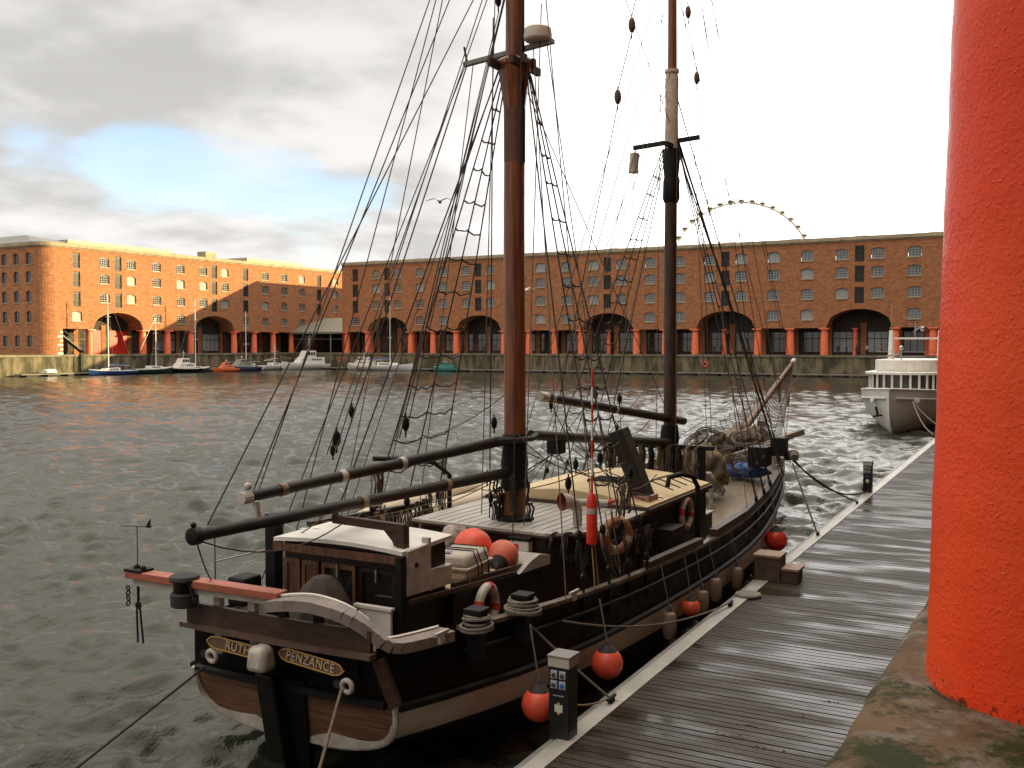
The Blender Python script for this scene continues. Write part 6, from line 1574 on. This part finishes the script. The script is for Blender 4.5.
# ================================================================= PEOPLE AND BIRDS
def person_mesh(seed):
    r = random.Random(seed); st = r.uniform(-.12, .12)
    J = {'pel': (0, 0, .95), 'ch': (0, .01, 1.25), 'nk': (0, .01, 1.48), 'hd': (0, .02, 1.60), 'tp': (0, .02, 1.74),
         'hl': (.10, 0, .9), 'kl': (.11, st+.03, .5), 'al': (.11, st*1.6, .09), 'fl': (.12, st*1.6+.16, .04), 'hr': (-.10, 0, .9), 'kr': (-.11, -st+.03, .5), 'ar': (-.11, -st*1.6, .09), 'fr': (-.12, -st*1.6+.16, .04),
         'sl': (.20, .01, 1.42), 'el': (.25, -.03, 1.14), 'wl': (.22, .10, .90), 'gl': (.21, .15, .82), 'sr': (-.20, .01, 1.42), 'er': (-.25, -.03, 1.14), 'wr': (-.22, .10, .90), 'gr': (-.21, .15, .82)}
    Rr = dict(pel=.15, ch=.17, nk=.065, hd=.095, tp=.08, hl=.10, kl=.07, al=.05, fl=.04, hr=.10, kr=.07, ar=.05, fr=.04, sl=.075, el=.05, wl=.035, gl=.04, sr=.075, er=.05, wr=.035, gr=.04)
    E = [('pel', 'ch'), ('ch', 'nk'), ('nk', 'hd'), ('hd', 'tp'), ('pel', 'hl'), ('hl', 'kl'), ('kl', 'al'), ('al', 'fl'), ('pel', 'hr'), ('hr', 'kr'), ('kr', 'ar'), ('ar', 'fr'), ('ch', 'sl'), ('sl', 'el'), ('el', 'wl'), ('wl', 'gl'), ('ch', 'sr'), ('sr', 'er'), ('er', 'wr'), ('wr', 'gr')]
    ks = list(J); me = bpy.data.meshes.new('person'); me.from_pydata([J[k] for k in ks], [(ks.index(a), ks.index(b)) for a, b in E], [])
    o = bpy.data.objects.new('person', me); COL.objects.link(o); sk = o.modifiers.new('s', 'SKIN'); 
    if not me.skin_vertices: 
        bpy.context.view_layer.objects.active = o
    lay = me.skin_vertices[0] if len(me.skin_vertices) else None
    if lay:
        for i, k in enumerate(ks): lay.data[i].radius = (Rr[k], Rr[k]*.85); lay.data[i].use_root = (k == 'pel')
    ss = o.modifiers.new('u', 'SUBSURF'); ss.levels = 1; ss.render_levels = 1
    bpy.context.view_layer.update(); m2 = bpy.data.meshes.new_from_object(o.evaluated_get(bpy.context.evaluated_depsgraph_get()))
    bpy.data.objects.remove(o); return m2
SKIN = mat('skin', (.45, .25, .17), .6)
def person(p, rz, jacket, trousers, label, seed, grp='people on the far quay'):
    me = person_mesh(seed)
    for q in (SKIN, jacket, trousers): me.materials.append(q)
    for f in me.polygons:
        z = f.center.z; f.material_index = 2 if z < .93 else (1 if z < 1.50 and not (abs(f.center.x) > .17 and z < .93) else 0)
    me.shade_smooth()
    o = bpy.data.objects.new('person', me); COL.objects.link(o); o.location = p; o.rotation_euler = (0, 0, rz); tag(o, label, 'person', grp)
    h = MB(); h.ball((0, .0, 1.70), .11, 10, (1, 1.05, .85)); obj('hair', h, BLACKM, o, smooth=True)
    return o
HV = mat('hi_vis_yellow', (.55, .75, .03), .6)
DJ = [mat('jacket_dark', (.03, .03, .035), .8), mat('jacket_red', (.4, .04, .04), .8), mat('jacket_blue', (.04, .06, .14), .8), mat('jacket_pale', (.4, .38, .34), .8)]
DT = mat('trousers_dark', (.02, .02, .03), .8)
person((-98.3, 172.0, QZ+.03), R_(200), HV, DT, 'person in a yellow hi-vis jacket on the quay under the middle arch', 1)
for i, (x, y, j, lab) in enumerate([(-35.5, 173.4, 0, 'person in dark clothes standing at left under the rightmost visible arch'), (-34.2, 174.2, 2, 'person in a dark blue jacket under the rightmost visible arch'), (-32.4, 173.2, 0, 'person in dark clothes at the centre of the rightmost visible arch'),
                                    (-30.9, 174.0, 3, 'person in a pale jacket right of centre under the rightmost visible arch'), (-28.5, 173.4, 1, 'person in a red jacket at the right side of the rightmost visible arch'), (-57.0, 173.6, 0, 'person in dark clothes under the arch right of the foremast'), (-105.0, 173.5, 2, 'person in a blue jacket walking in the arcade left of the mainmast')]):
    person((x, y, QZ+.03), R_(70*i), DJ[j], DT, lab, 10+i)

def gull(p, rz, label, m_, s=1.0):
    t = thing('gull', label, 'gull', p, rz, 'gulls in flight')
    b = MB(); b.tube([(0, -.28, 0), (0, -.16, 0), (0, 0, 0), (0, .14, .01), (0, .22, .03), (0, .28, .03)], [.02, .06, .085, .06, .045, .012], 8); b.prism([(-.05, -.26, 0), (.05, -.26, 0), (.08, -.42, 0), (-.08, -.42, 0)], (0, 0, .012))
    for sx in (-1, 1): b.add([(0, .08, .04), (0, -.09, .04), (sx*.32, -.05, .17), (sx*.32, .10, .17), (sx*.70, -.14, .05), (sx*.70, -.08, .05), (0, .08, .055), (0, -.09, .055), (sx*.32, -.05, .185), (sx*.32, .10, .185), (sx*.70, -.14, .06), (sx*.70, -.08, .06)], [(0, 1, 2, 3), (3, 2, 4, 5), (6, 9, 8, 7), (9, 11, 10, 8), (0, 3, 9, 6), (3, 5, 11, 9), (1, 7, 8, 2), (2, 8, 10, 4)])
    obj('body', b, m_, t, smooth=True); t.scale = (s, s, s)
gull((-49.6, 90.0, 10.9), R_(60), 'white gull flying just right of the mainmast in front of the brick warehouse', WHITE, 1.6)
gull((-30.0, 45.0, 12.96), R_(20), 'dark gull gliding left of the mainmast against the sky', mat('gull_grey', (.10, .10, .11), .7), 1.1)
